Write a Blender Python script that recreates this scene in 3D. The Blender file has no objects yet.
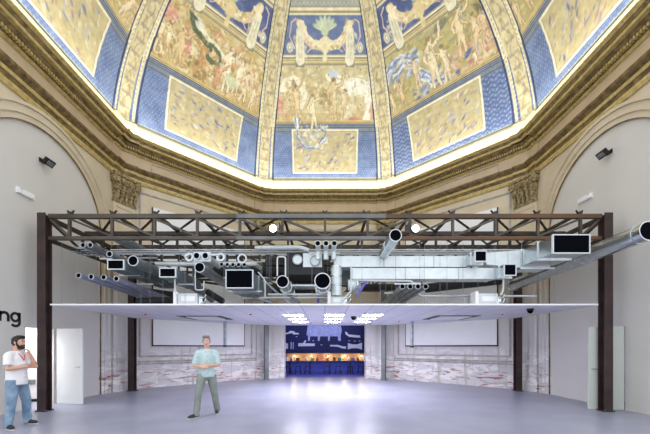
import bpy, bmesh, math, random
import numpy as np
from mathutils import Vector, Matrix
random.seed(7)
SC = bpy.context.scene
COL = SC.collection
PI = math.pi
EYE = 1.58          # camera height
FPX = 327.0         # focal length in pixels of the 650 px frame
HOR = 347.0
DC = 8.85           # distance from the camera to the octagon's centre
AP = 7.5            # apothem of the octagonal hall
T8 = math.tan(PI/8)
ORD = ['first', 'second', 'third', 'fourth', 'fifth', 'sixth', 'seventh', 'eighth', 'ninth', 'tenth', 'eleventh', 'twelfth', 'thirteenth', 'fourteenth']

def P(px, py, Y):
    """point of the place seen at (px, py) of the photograph at depth Y"""
    return Vector(((px-325.0)*Y/FPX, Y, EYE+(HOR-py)*Y/FPX))

def lin(r, g, b):
    def f(c):
        c = c/255.0
        return c/12.92 if c <= .04045 else ((c+.055)/1.055)**2.4
    return (f(r), f(g), f(b), 1.0)

# ---------------------------------------------------------------- materials
MATS = {}
def mat(name, rgb, rough=.6, metal=0., var=.12, scale=6., bump=0., spec=.5, rgb2=None, detail=4., stretch=None, emit=None, estr=0.):
    m = bpy.data.materials.new(name); m.use_nodes = True
    nt = m.node_tree; N = nt.nodes; L = nt.links
    b = N['Principled BSDF']
    b.inputs['Roughness'].default_value = rough
    b.inputs['Metallic'].default_value = metal
    b.inputs['Specular IOR Level'].default_value = spec
    c = lin(*rgb)
    tc = N.new('ShaderNodeTexCoord'); mp = N.new('ShaderNodeMapping')
    L.new(tc.outputs['Object'], mp.inputs['Vector'])
    if stretch: mp.inputs['Scale'].default_value = stretch
    nz = N.new('ShaderNodeTexNoise'); nz.inputs['Scale'].default_value = scale; nz.inputs['Detail'].default_value = detail
    L.new(mp.outputs['Vector'], nz.inputs['Vector'])
    cr = N.new('ShaderNodeValToRGB')
    c2 = lin(*rgb2) if rgb2 else tuple(min(1, x*(1+var)) for x in c[:3])+(1,)
    c1 = c if rgb2 else tuple(x*(1-var) for x in c[:3])+(1,)
    cr.color_ramp.elements[0].position = .35; cr.color_ramp.elements[1].position = .65
    cr.color_ramp.elements[0].color = c1; cr.color_ramp.elements[1].color = c2
    L.new(nz.outputs['Fac'], cr.inputs['Fac'])
    L.new(cr.outputs['Color'], b.inputs['Base Color'])
    if bump:
        bp = N.new('ShaderNodeBump'); bp.inputs['Strength'].default_value = bump; bp.inputs['Distance'].default_value = .02
        L.new(nz.outputs['Fac'], bp.inputs['Height']); L.new(bp.outputs['Normal'], b.inputs['Normal'])
    if emit:
        b.inputs['Emission Color'].default_value = lin(*emit); b.inputs['Emission Strength'].default_value = estr
    MATS[name] = m
    return m

def wall_mat(name, base, dark, patch=True):
    """old lime plaster; low down it is patched with white filler and has lost skin to the brick"""
    m = bpy.data.materials.new(name); m.use_nodes = True
    nt = m.node_tree; N = nt.nodes; L = nt.links
    b = N['Principled BSDF']; b.inputs['Roughness'].default_value = .85
    tc = N.new('ShaderNodeTexCoord')
    def noise(scale, detail=6, vec=None, dist=0.):
        n = N.new('ShaderNodeTexNoise'); n.inputs['Scale'].default_value = scale; n.inputs['Detail'].default_value = detail
        n.inputs['Distortion'].default_value = dist
        L.new(vec or tc.outputs['Object'], n.inputs['Vector']); return n.outputs['Fac']
    def ramp(fac, p0, p1):
        r = N.new('ShaderNodeMapRange'); r.inputs['From Min'].default_value = p0; r.inputs['From Max'].default_value = p1
        L.new(fac, r.inputs['Value']); return r.outputs['Result']
    def mix(fac, a, c):
        x = N.new('ShaderNodeMix'); x.data_type = 'RGBA'
        L.new(fac, x.inputs[0])
        if isinstance(a, tuple): x.inputs[6].default_value = a
        else: L.new(a, x.inputs[6])
        if isinstance(c, tuple): x.inputs[7].default_value = c
        else: L.new(c, x.inputs[7])
        return x.outputs[2]
    def mul(a, c):
        x = N.new('ShaderNodeMath'); x.operation = 'MULTIPLY'; L.new(a, x.inputs[0]); L.new(c, x.inputs[1]); return x.outputs[0]
    col = mix(ramp(noise(1.3), .35, .7), lin(*base), lin(*dark))
    if patch:
        sp = N.new('ShaderNodeSeparateXYZ'); L.new(tc.outputs['Object'], sp.inputs[0])
        z = sp.outputs['Z']
        mp = N.new('ShaderNodeMapping'); mp.inputs['Scale'].default_value = (.8, .8, 2.2); L.new(tc.outputs['Object'], mp.inputs['Vector'])
        col = mix(ramp(z, 4.2, 2.4), col, lin(217, 214, 214))      # paler lower wall: cool light from the ceiling panels put into the colour
        low = ramp(z, 1.75, 1.05)
        col = mix(mul(ramp(noise(1.7, 7, mp.outputs['Vector'], .6), .5, .56), low), col, lin(240, 237, 234))
        col = mix(mul(ramp(noise(2.3, 8, mp.outputs['Vector'], 1.), .58, .64), low), col, lin(198, 192, 189))
        mb_ = N.new('ShaderNodeMapping'); mb_.inputs['Scale'].default_value = (.45, .45, 3.2); L.new(tc.outputs['Object'], mb_.inputs['Vector'])
        lower = mul(ramp(z, .85, .55), ramp(noise(2.9, 9, mb_.outputs['Vector'], 1.0), .56, .62))
        col = mix(lower, col, lin(172, 116, 108))
        # vertical run-down stains
        mv = N.new('ShaderNodeMapping'); mv.inputs['Scale'].default_value = (5, 5, .5); L.new(tc.outputs['Object'], mv.inputs['Vector'])
        col = mix(mul(ramp(noise(1.2, 5, mv.outputs['Vector']), .58, .75), ramp(z, 3.2, 1.5)), col, lin(184, 176, 164))
    L.new(col, b.inputs['Base Color'])
    bp = N.new('ShaderNodeBump'); bp.inputs['Strength'].default_value = .25; bp.inputs['Distance'].default_value = .02
    L.new(noise(9), bp.inputs['Height']); L.new(bp.outputs['Normal'], b.inputs['Normal'])
    MATS[name] = m; return m

wall_mat('old_plaster', (214, 201, 176), (202, 187, 160))
mat('infill_plaster', (212, 209, 204), .85, var=.02, scale=1.2)
mat('floor_resin', (148, 150, 168), .3, var=.05, scale=1.1, rgb2=(162, 164, 180), spec=.25, detail=8)
mat('cornice_cream', (218, 206, 162), .6, var=.05)
mat('cornice_gold', (176, 152, 92), .5, rgb2=(205, 184, 122), scale=9)
mat('cornice_brown', (88, 70, 44), .6, rgb2=(140, 116, 72), scale=7, detail=8)
mat('frieze_beige', (200, 178, 146), .8, var=.06, scale=2)
mat('capital_stone', (96, 80, 50), .7, rgb2=(178, 158, 114), scale=14, detail=8, bump=.5)
mat('steel_brown', (46, 33, 33), .5, rgb2=(66, 49, 46), scale=3, detail=7)
mat('steel_truss', (54, 46, 38), .5, rgb2=(80, 72, 62), scale=1.2, detail=8, stretch=(1, 1, 4))
mat('steel_light', (84, 84, 82), .5, rgb2=(112, 112, 108), scale=1.5, detail=6)
mat('steel_rust', (104, 68, 36), .65, rgb2=(68, 58, 48), scale=1.1, detail=8, stretch=(1, 1, 4))
mat('steel_dark', (32, 26, 21), .55, rgb2=(56, 45, 35), scale=3)
mat('steel_grey', (112, 116, 118), .45, var=.2, scale=3, metal=.3)
mat('galvanised', (196, 203, 207), .2, metal=.92, var=.1, scale=9, detail=6)
mat('galvanised_reflection', (158, 163, 192), .3, metal=.55, var=.1, scale=5)  # bluish reflection on the pipes put into the base colour
mat('moulding_shade_dirt', (196, 190, 186), .85, rgb2=(168, 160, 154), scale=5, detail=8)  # darker plaster: shadow lines of the mouldings, with dirt, put into the colour
mat('galvanised_dull', (150, 158, 164), .34, metal=.6, var=.2, scale=5)
mat('duct_white', (214, 222, 224), .45, metal=.35, var=.06, scale=6)
mat('insulation_grey', (112, 122, 126), .6, metal=.2, var=.15, scale=5)
mat('insulation_dark', (36, 38, 40), .7, var=.2)
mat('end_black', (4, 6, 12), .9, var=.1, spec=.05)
mat('rim_white', (206, 212, 216), .5, var=.03)
mat('white_paint', (236, 236, 236), .5, var=.02)
mat('board_white', (240, 241, 243), .6, var=.015, scale=2)
mat('board_cream', (226, 220, 204), .7, var=.02, scale=2)
mat('board_edge', (88, 54, 50), .7, rgb2=(40, 38, 42), scale=8)
mat('door_white', (222, 224, 224), .5, var=.015, scale=2)
mat('door_grey', (196, 202, 194), .5, var=.015, scale=2)
mat('black_paint', (16, 16, 18), .5, var=.1)
mat('chrome', (190, 192, 196), .25, metal=.9, var=.05)
mat('red_plastic', (196, 30, 40), .4, var=.05)
mat('yellow_paint', (206, 186, 40), .5, var=.1)
mat('lilac_plastic', (98, 88, 190), .4, var=.1)
mat('panel_glow', (250, 250, 255), .5, emit=(240, 238, 255), estr=34.)
mat('lamp_glow', (255, 250, 240), .5, emit=(255, 248, 235), estr=9.)
mat('bulb_warm', (255, 230, 190), .5, emit=(255, 214, 150), estr=30.)
mat('mural_navy', (18, 21, 74), .7, rgb2=(26, 32, 98), scale=.8)
mat('mural_white', (222, 222, 238), .7, var=.05, scale=3)
mat('mural_lilac', (170, 176, 224), .7, var=.15, scale=4)
mat('room_blue', (84, 94, 186), .6, var=.1, scale=1)
mat('floor_blue', (88, 92, 176), .3, var=.12, scale=3)
mat('desk_dark', (26, 26, 46), .5, var=.1)
mat('back_tan', (186, 142, 100), .6, var=.1)
for nm, c in (('red', (190, 60, 60)), ('blue', (50, 70, 180)), ('green', (60, 140, 90)), ('pink', (214, 120, 130)), ('orange', (214, 130, 50)), ('teal', (40, 130, 130)), ('cream', (226, 216, 196)), ('brown', (96, 62, 40)), ('purple', (110, 80, 150)), ('lime', (126, 190, 60))):
    mat('toy_'+nm, c, .5, var=.06)
mat('skin', (206, 158, 132), .55, var=.05, scale=12)
mat('skin_pale', (214, 172, 152), .55, var=.05, scale=12)
mat('hair_dark', (28, 22, 20), .6, var=.3, scale=60)
mat('hair_grey', (112, 104, 100), .6, var=.25, scale=60)
mat('cotton_white', (232, 230, 232), .85, var=.03, scale=8, bump=.15)
mat('denim', (96, 122, 148), .85, rgb2=(140, 164, 184), scale=5, bump=.1)
mat('shirt_teal', (172, 196, 198), .85, rgb2=(192, 212, 212), scale=14, bump=.1)
mat('trousers_sage', (124, 132, 126), .85, rgb2=(142, 148, 142), scale=6, bump=.1)
mat('shoe_dark', (34, 34, 40), .6, var=.1)
mat('sole_white', (214, 214, 214), .6, var=.04)
mat('eye_white', (235, 232, 228), .3, var=.01)
mat('eye_dark', (40, 28, 22), .3, var=.05)
mat('lip', (170, 104, 96), .5, var=.05)
mat('lanyard_red', (206, 46, 70), .6, var=.05)

def vcol_mat(name, rough=.7):
    m = bpy.data.materials.new(name); m.use_nodes = True
    nt = m.node_tree; N = nt.nodes; L = nt.links
    b = N['Principled BSDF']; b.inputs['Roughness'].default_value = rough; b.inputs['Specular IOR Level'].default_value = .2
    a = N.new('ShaderNodeAttribute'); a.attribute_name = 'paint'
    nz = N.new('ShaderNodeTexNoise'); nz.inputs['Scale'].default_value = 5; nz.inputs['Detail'].default_value = 8
    tc = N.new('ShaderNodeTexCoord'); L.new(tc.outputs['Object'], nz.inputs['Vector'])
    mr = N.new('ShaderNodeMapRange'); mr.inputs['From Min'].default_value = .3; mr.inputs['From Max'].default_value = .7
    mr.inputs['To Min'].default_value = .86; mr.inputs['To Max'].default_value = 1.1
    L.new(nz.outputs['Fac'], mr.inputs['Value'])
    mx = N.new('ShaderNodeMix'); mx.data_type = 'RGBA'; mx.blend_type = 'MULTIPLY'; mx.inputs[0].default_value = 1
    L.new(a.outputs['Color'], mx.inputs[6]); L.new(mr.outputs['Result'], mx.inputs[7])
    L.new(mx.outputs[2], b.inputs['Base Color'])
    MATS[name] = m; return m
vcol_mat('dome_paint')

def tile_mat():
    m = bpy.data.materials.new('ceiling_tiles'); m.use_nodes = True
    nt = m.node_tree; N = nt.nodes; L = nt.links
    b = N['Principled BSDF']; b.inputs['Roughness'].default_value = .8
    tc = N.new('ShaderNodeTexCoord'); mp = N.new('ShaderNodeMapping'); mp.inputs['Location'].default_value = (0, .1, 0)
    L.new(tc.outputs['Object'], mp.inputs['Vector'])
    bt = N.new('ShaderNodeTexBrick'); bt.offset = 0; bt.inputs['Scale'].default_value = 1
    bt.inputs['Brick Width'].default_value = .6; bt.inputs['Row Height'].default_value = 1.2
    bt.inputs['Mortar Size'].default_value = .008; bt.inputs['Mortar Smooth'].default_value = .1
    bt.inputs['Color1'].default_value = lin(226, 224, 230); bt.inputs['Color2'].default_value = lin(221, 220, 227)
    bt.inputs['Mortar'].default_value = lin(150, 150, 166)
    L.new(mp.outputs['Vector'], bt.inputs['Vector']); L.new(bt.outputs['Color'], b.inputs['Base Color'])
    MATS['ceiling_tiles'] = m
tile_mat()

# ---------------------------------------------------------------- mesh builder
WORLD = {}      # object -> world base, for parenting
class MB:
    def __init__(s): s.bm = bmesh.new()
    def quad(s, pts, mi=0):
        f = s.bm.faces.new([s.bm.verts.new(p) for p in pts]); f.material_index = mi; return s
    def box(s, c, d, rz=0., mi=0, rx=0., ry=0.):
        M = Matrix.Translation(Vector(c)) @ Matrix.Rotation(rz, 4, 'Z') @ Matrix.Rotation(ry, 4, 'Y') @ Matrix.Rotation(rx, 4, 'X') @ Matrix.Diagonal((d[0], d[1], d[2], 1))
        r = bmesh.ops.create_cube(s.bm, size=1, matrix=M)
        for f in {f for v in r['verts'] for f in v.link_faces}: f.material_index = mi
        return s
    def span(s, a, b, mi=0):
        a = Vector(a); b = Vector(b)
        return s.box((a+b)/2, [abs(x) for x in (b-a)], mi=mi)
    def bar(s, p0, p1, w, h, up=(0, 0, 1), mi=0):
        p0 = Vector(p0); p1 = Vector(p1); d = p1-p0; L = d.length; d.normalize()
        u = Vector(up)
        if abs(d.dot(u)) > .98: u = Vector((0, 1, 0))
        x = d.cross(u).normalized(); z = x.cross(d)
        M = Matrix(((x.x, d.x, z.x, 0), (x.y, d.y, z.y, 0), (x.z, d.z, z.z, 0), (0, 0, 0, 1)))
        M = Matrix.Translation((p0+p1)/2) @ M @ Matrix.Diagonal((w, L, h, 1))
        r = bmesh.ops.create_cube(s.bm, size=1, matrix=M)
        for f in {f for v in r['verts'] for f in v.link_faces}: f.material_index = mi
        return s
    def sweep(s, pts, rad, n=14, cap=True, mi=0, inner=None):
        """round tube along a polyline; rad may be one number or one per point (number or (rx, ry))"""
        pts = [Vector(p) for p in pts]; m = len(pts)
        if not isinstance(rad, (list,)): rad = [rad]*m
        rings = []; u = None
        for i, p in enumerate(pts):
            if i == 0: d = pts[1]-pts[0]
            elif i == m-1: d = pts[-1]-pts[-2]
            else: d = (pts[i+1]-p).normalized()+(p-pts[i-1]).normalized()
            d.normalize()
            if u is None:
                a = Vector((1, 0, 0)) if abs(d.x) < .8 else Vector((0, 1, 0))
                u = (a-d*a.dot(d)).normalized()
            else: u = (u-d*u.dot(d)).normalized()
            w = d.cross(u)
            r = rad[i]; rx, ry = r if isinstance(r, tuple) else (r, r)
            rings.append([s.bm.verts.new(p+u*(rx*math.cos(2*PI*k/n))+w*(ry*math.sin(2*PI*k/n))) for k in range(n)])
        for a, b in zip(rings, rings[1:]):
            for k in range(n):
                f = s.bm.faces.new((a[k], a[(k+1) % n], b[(k+1) % n], b[k])); f.material_index = mi
        if cap:
            s.bm.faces.new(rings[0][::-1]).material_index = mi; s.bm.faces.new(rings[-1]).material_index = mi
        return s
    def bend(s, pts, rad, n=14, rb=.12, cap=True, mi=0):
        """tube with rounded elbows"""
        pts = [Vector(p) for p in pts]; out = [pts[0]]
        for a, b, c in zip(pts, pts[1:], pts[2:]):
            r = min(rb, (b-a).length*.45, (c-b).length*.45)
            q0 = b+(a-b).normalized()*r; q1 = b+(c-b).normalized()*r
            for k in range(6):
                t = k/5; out.append(q0*(1-t)**2+b*2*t*(1-t)+q1*t*t)
        out.append(pts[-1])
        return s.sweep(out, rad, n, cap, mi)
    def ring(s, c, axis, ro, ri, th, n=20, mi=0):
        """flat annulus with thickness th along axis"""
        c = Vector(c); d = Vector(axis).normalized()
        a = Vector((1, 0, 0)) if abs(d.x) < .8 else Vector((0, 0, 1))
        u = (a-d*a.dot(d)).normalized(); w = d.cross(u)
        R = []
        for rr, o in ((ri, 0), (ro, 0), (ro, th), (ri, th)):
            R.append([s.bm.verts.new(c+d*o+u*rr*math.cos(2*PI*k/n)+w*rr*math.sin(2*PI*k/n)) for k in range(n)])
        for i in range(4):
            A, B = R[i], R[(i+1) % 4]
            for k in range(n):
                s.bm.faces.new((A[k], A[(k+1) % n], B[(k+1) % n], B[k])).material_index = mi
        return s
    def ball(s, c, r, n=12, mi=0, rot=None):
        r = (r, r, r) if not isinstance(r, (tuple, list)) else r
        M = Matrix.Translation(Vector(c))
        if rot is not None: M = M @ rot.to_4x4()
        M = M @ Matrix.Diagonal((r[0], r[1], r[2], 1))
        q = bmesh.ops.create_uvsphere(s.bm, u_segments=n, v_segments=max(6, n//2+2), radius=1, matrix=M)
        for f in {f for v in q['verts'] for f in v.link_faces}: f.material_index = mi
        return s
    def prism(s, poly, z0, z1, mi=0):
        a = [s.bm.verts.new((x, y, z0)) for x, y in poly]; b = [s.bm.verts.new((x, y, z1)) for x, y in poly]
        n = len(poly)
        s.bm.faces.new(a[::-1]).material_index = mi; s.bm.faces.new(b).material_index = mi
        for k in range(n): s.bm.faces.new((a[k], a[(k+1) % n], b[(k+1) % n], b[k])).material_index = mi
        return s
    def plate(s, poly3, off, mi=0):
        """any planar outline given a thickness vector"""
        off = Vector(off); a = [s.bm.verts.new(Vector(p)) for p in poly3]; b = [s.bm.verts.new(Vector(p)+off) for p in poly3]
        n = len(a)
        s.bm.faces.new(a[::-1]).material_index = mi; s.bm.faces.new(b).material_index = mi
        for k in range(n): s.bm.faces.new((a[k], a[(k+1) % n], b[(k+1) % n], b[k])).material_index = mi
        return s
    def build(s, name, mats, parent=None, smooth=False, keep=False):
        bm = s.bm
        bmesh.ops.recalc_face_normals(bm, faces=bm.faces)
        co = [v.co for v in bm.verts]
        if parent is not None: base = WORLD[parent]
        elif keep: base = Vector((0, 0, 0))
        else:
            lo = [min(c[i] for c in co) for i in range(3)]; hi = [max(c[i] for c in co) for i in range(3)]
            base = Vector(((lo[0]+hi[0])/2, (lo[1]+hi[1])/2, lo[2]))
        bmesh.ops.translate(bm, verts=bm.verts, vec=-base)
        me = bpy.data.meshes.new(name); bm.to_mesh(me); bm.free()
        for m in (mats if isinstance(mats, (list, tuple)) else [mats]): me.materials.append(MATS[m])
        if smooth:
            for p in me.polygons: p.use_smooth = True
            try: me.set_sharp_from_angle(angle=math.radians(40))
            except Exception: pass
        o = bpy.data.objects.new(name, me); COL.objects.link(o)
        if parent is not None: o.parent = parent; WORLD[o] = base
        else: o.location = base; WORLD[o] = base
        return o

def tag(o, label, cat, group=None):
    o['label'] = label; o['category'] = cat
    if group: o['group'] = group
    return o
def thing(name, label, cat, loc, group=None):
    o = bpy.data.objects.new(name, None); COL.objects.link(o); o.empty_display_size = .1
    o.location = loc; WORLD[o] = Vector(loc)
    return tag(o, label, cat, group)
def struct(o): o['kind'] = 'structure'; return o
# ================================================================ the hall: floor, walls
def az(a): return Vector((math.sin(math.radians(a)), math.cos(math.radians(a)), 0))
CEN = Vector((0, DC, 0))
struct(MB().prism([(-9.2, -4), (9.2, -4), (9.2, 14), (3.2, 17.0), (-3.2, 17.0), (-9.2, 14)], -.2, 0).build('floor', 'floor_resin', keep=True))

def wall_panel(name, a, holes=None, z1=10.2, th=.4, mats=('old_plaster', 'infill_plaster')):
    """one side of the octagon; u runs along the wall, seen from inside left to right"""
    n = az(a); t = Vector((n.y, -n.x, 0)); h = AP*T8
    mb = MB()
    def W(u, z, d=0): return CEN+n*(AP+d)+t*u+Vector((0, 0, z))
    return mb, W, h

# diagonal and back walls
for nm, a in (('wall_back_left', -45), ('wall_back_right', 45)):
    mb, W, h = wall_panel(nm, a)
    k = .4*T8
    mb.plate([W(-h, 0), W(h, 0), W(h, 10.2), W(-h, 10.2)], az(a)*.4)
    struct(mb.build(nm, 'old_plaster', keep=True))
mb, W, h = wall_panel('wall_back', 0)
DW, DH = 2.1, 3.3
for u0, u1, z0, z1 in ((-h, -DW, 0, 10.2), (DW, h, 0, 10.2), (-DW, DW, DH, 10.2)):
    mb.plate([W(u0, z0), W(u1, z0), W(u1, z1), W(u0, z1)], (0, .55, 0))
struct(mb.build('wall_back', 'old_plaster', keep=True))

# side walls: old plaster with a large blind arch filled with smooth new plaster
ARC_Y, ARC_Z, ARC_R = 8.85, 5.29, 2.04
def side_wall(nm, sx, door):
    X = sx*AP; mb = MB()
    ya, yb = DC-AP*T8, DC+AP*T8
    # ring strip between the arch outline and the wall's rectangle
    out = [(ARC_Y-ARC_R, 0.)]+[(ARC_Y-ARC_R*math.cos(PI*k/40), ARC_Z+ARC_R*math.sin(PI*k/40)) for k in range(41)]+[(ARC_Y+ARC_R, 0.)]
    def rect(i):
        if i == 0: return (ya, 0.)
        if i == 42: return (yb, 0.)
        y, z = out[i]; t = (i-1)/40.
        if t < .25: return (ya, ARC_Z+(10.2-ARC_Z)*t/.25)
        if t > .75: return (yb, ARC_Z+(10.2-ARC_Z)*(1-t)/.25)
        return (ya+(yb-ya)*(t-.25)/.5, 10.2)
    for i in range(42):
        a, b = out[i], out[i+1]; c, d = rect(i+1), rect(i)
        if i == 10: pass
        mb.plate([(X, *a), (X, *b), (X, *c), (X, *d)], (sx*.35, 0, 0))
    w = struct(mb.build(nm, 'old_plaster', keep=True))
    # infill with the jib door's opening
    y0, y1, dz = door
    mb = MB(); XI = X+sx*.03
    def pl(pts): mb.plate([(XI, *p) for p in pts], (sx*.15, 0, 0))
    e = .004
    pl([(ARC_Y-ARC_R+e, 0), (y0, 0), (y0, ARC_Z), (ARC_Y-ARC_R+e, ARC_Z)])
    pl([(y0, dz), (y1, dz), (y1, ARC_Z), (y0, ARC_Z)])
    pl([(y1, 0), (ARC_Y+ARC_R-e, 0), (ARC_Y+ARC_R-e, ARC_Z), (y1, ARC_Z)])
    pl([(ARC_Y-(ARC_R-e)*math.cos(PI*k/40), ARC_Z+(ARC_R-e)*math.sin(PI*k/40)) for k in range(41)])
    o = struct(mb.build(nm, 'infill_plaster', keep=True))
    # archivolt: stepped mouldings round the arch, running down as jambs
    def arc(r0, r1, pr, m, mi=0):
        prof = []
        for r, d in ((r0, 0), (r0, pr), (r1, pr), (r1, 0)):
            prof.append([(X-sx*d, ARC_Y-r, .0)]+[(X-sx*d, ARC_Y-r*math.cos(PI*k/40), ARC_Z+r*math.sin(PI*k/40)) for k in range(41)]+[(X-sx*d, ARC_Y+r, .0)])
        V = [[m.bm.verts.new(p) for p in row] for row in prof]
        for i in range(3):
            for k in range(42):
                m.bm.faces.new((V[i][k], V[i][k+1], V[i+1][k+1], V[i+1][k])).material_index = mi
    m = MB()
    arc(ARC_R, ARC_R+.018, .04, m, 1); arc(ARC_R+.018, ARC_R+.16, .03, m, 0); arc(ARC_R+.16, ARC_R+.2, .07, m, 0)
    arc(ARC_R+.2, ARC_R+.36, .045, m, 0); arc(ARC_R+.36, ARC_R+.44, .09, m, 0)
    struct(m.build('trim_1' if sx < 0 else 'trim_2', ['old_plaster', 'cornice_brown'], keep=True))
side_wall('wall_left', -1, (8.22, 9.08, 2.08))
side_wall('wall_right', 1, (8.2, 9.03, 2.08))

# ---- entablature swept round five sides of the octagon
def corners(p, first=-112.5, num=6):
    r = (AP-p)/math.cos(PI/8)
    return [CEN+az(first+45*k)*r for k in range(num)]
def entab(mb, prof, mi, closed=True):
    """prof: [(inward projection, z)...] closed outline, mitred at each corner"""
    rows = []
    for p, z in prof: rows.append([c+Vector((0, 0, z)) for c in corners(p)])
    V = [[mb.bm.verts.new(c) for c in r] for r in rows]
    n = len(V)
    for i in range(n if closed else n-1):
        for k in range(5):
            mb.bm.faces.new((V[i][k], V[i][k+1], V[(i+1) % n][k+1], V[(i+1) % n][k])).material_index = mi
def ressaut(mb, prof, mi, half, extra):
    """the same outline broken forward over each corner pilaster"""
    for q in range(6):
        a = -112.5+45*q; c0 = az(a); L = az(a-22.5); R = az(a+22.5)
        tl = Vector((L.y, -L.x, 0)); tr = Vector((R.y, -R.x, 0))
        rows = []
        for p, z in prof:
            pp = p+extra; rc = (AP-pp)/math.cos(PI/8); k = CEN+c0*rc+Vector((0, 0, z))
            e = half-pp*T8
            rows.append([k-tl*e, k, k+tr*e])
        V = [[mb.bm.verts.new(x) for x in r] for r in rows]; n = len(V)
        for i in range(n):
            for j in range(2): mb.bm.faces.new((V[i][j], V[i][j+1], V[(i+1) % n][j+1], V[(i+1) % n][j])).material_index = mi
        mb.bm.faces.new([V[i][0] for i in range(n)]).material_index = mi
        mb.bm.faces.new([V[i][2] for i in range(n)][::-1]).material_index = mi
B = -.02
mb = MB()
# materials: 0 cream, 1 gold, 2 brown, 3 beige frieze
BANDS = [([(B, 7.72), (.05, 7.72), (.08, 7.80), (.08, 7.86), (B, 7.86)], 1),
         ([(B, 7.86), (.06, 7.86), (.10, 7.98), (B, 7.98)], 2),
         ([(B, 7.98), (.13, 7.98), (.15, 8.05), (.13, 8.08), (B, 8.08)], 1),
         ([(B, 8.08), (.12, 8.08), (.24, 8.18), (.26, 8.24), (B, 8.26)], 2),
         ([(B, 8.26), (.03, 8.26), (.03, 8.74), (B, 8.74)], 3),
         ([(B, 8.74), (.06, 8.74), (.12, 8.80), (B, 8.80)], 1),
         ([(B, 8.80), (.13, 8.80), (.15, 8.90), (B, 8.90)], 2),
         ([(B, 8.90), (.24, 8.90), (.30, 8.97), (.30, 9.0), (B, 9.0)], 2),
         ([(B, 9.0), (.42, 9.0), (.44, 9.07), (B, 9.07)], 1),
         ([(B, 9.07), (.46, 9.07), (.50, 9.14), (B, 9.14)], 2),
         ([(B, 9.14), (.52, 9.14), (.58, 9.2), (.58, 9.23), (B, 9.23)], 1),
         ([(B, 9.23), (.16, 9.23), (.16, 9.80), (.12, 9.86), (B, 9.90)], 0)]
for pr, mi in BANDS: entab(mb, pr, mi)
for pr, mi in BANDS[:-1]: ressaut(mb, pr, mi, .52, .06)
for pr, mi in BANDS[-1:]: ressaut(mb, pr, mi, .5, .1)
struct(mb.build('trim_3', ['cornice_cream', 'cornice_gold', 'cornice_brown', 'frieze_beige'], keep=True))
# dentils under the cornice
mb = MB()
for q in range(5):
    n = az(-90+45*q); t = Vector((n.y, -n.x, 0)); h = (AP-.2)*T8
    k = int(2*h/.082)
    for i in range(k):
        u = -h+(i+.5)*2*h/k
        if abs(u) > h-.5: d = .06
        else: d = 0
        c = CEN+n*(AP-.2-d)+t*u
        mb.box((c.x, c.y, 8.855), (.045, .09, .07), rz=-math.radians(-90+45*q))
struct(mb.build('trim_4', 'cornice_gold', keep=True))

# ---- corner pilasters with leafy capitals at the two outer corners, plain pilasters at the back ones
def local(a, rc, u, d, z):
    n = az(a); t = Vector((n.y, -n.x, 0))
    return CEN+n*(rc-d)+t*u+Vector((0, 0, z))
RC = AP/math.cos(PI/8)
num = 5
for a in (-67.5, 67.5, -22.5, 22.5):
    mb = MB()
    rz = -math.radians(a)
    wq = .42 if abs(a) > 30 else .34
    def bx(d0, d1, w, z0, z1, mi=0, u=0):
        c = local(a, RC, u, (d0+d1)/2, (z0+z1)/2); mb.box(c, (w, abs(d1-d0), z1-z0), rz=rz, mi=mi)
    bx(-.1, .26, 2*wq, 0, 6.75)                        # shaft
    for s in (-1, 1):
        bx(.26, .285, .05, 1.3, 6.6, u=s*(wq-.12))      # raised field edging
    bx(.26, .285, 2*wq-.2, 6.55, 6.6); bx(.26, .285, 2*wq-.2, 1.3, 1.35)
    bx(-.1, .34, 2*wq+.14, 0, .28); bx(-.1, .31, 2*wq+.1, .28, .36)
    bx(-.1, .32, 2*wq+.1, .95, 1.12); bx(-.1, .29, 2*wq+.05, .36, .40)
    struct(mb.build('trim_%d' % num, 'old_plaster', keep=True)); num += 1
    mb = MB()
    bx(-.1, .30, 2*wq+.02, 6.72, 6.80); 
    # bell flaring towards the abacus, with two tiers of acanthus and corner volutes
    for i in range(8):
        z0 = 6.8+i*.1; bx(-.1, .27+.012*i+(.05 if i > 5 else 0), 2*wq-.06+.022*i+(.06 if i > 5 else 0), z0, z0+.1)
    for tier, (z0, hh, m) in enumerate(((6.8, .36, 5), (7.02, .42, 4))):
        for i in range(m):
            u = (i-(m-1)/2)*(2*wq/m)
            pts = [local(a, RC, u, .27, z0), local(a, RC, u, .31, z0+hh*.5), local(a, RC, u, .36, z0+hh*.85), local(a, RC, u, .44, z0+hh), local(a, RC, u, .43, z0+hh*.86)]
            mb.sweep(pts, [(.09, .03), (.1, .035), (.09, .035), (.06, .03), (.03, .02)], 8)
    for s in (-1, 1):
        c = local(a, RC, s*(wq+.0), .38, 7.5)
        tv = az(a); mb.ring(c-tv*.06, tv, .13, .045, .12, 16); mb.ball(c-tv*.02, .06, 10)
        c2 = local(a, RC, s*.14, .38, 7.52); mb.ring(c2-tv*.04, tv, .09, .03, .08, 14)
    bx(-.1, .44, 2*wq+.2, 7.62, 7.72)
    struct(mb.build('trim_%d' % num, 'capital_stone', keep=True)); num += 1

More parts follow.
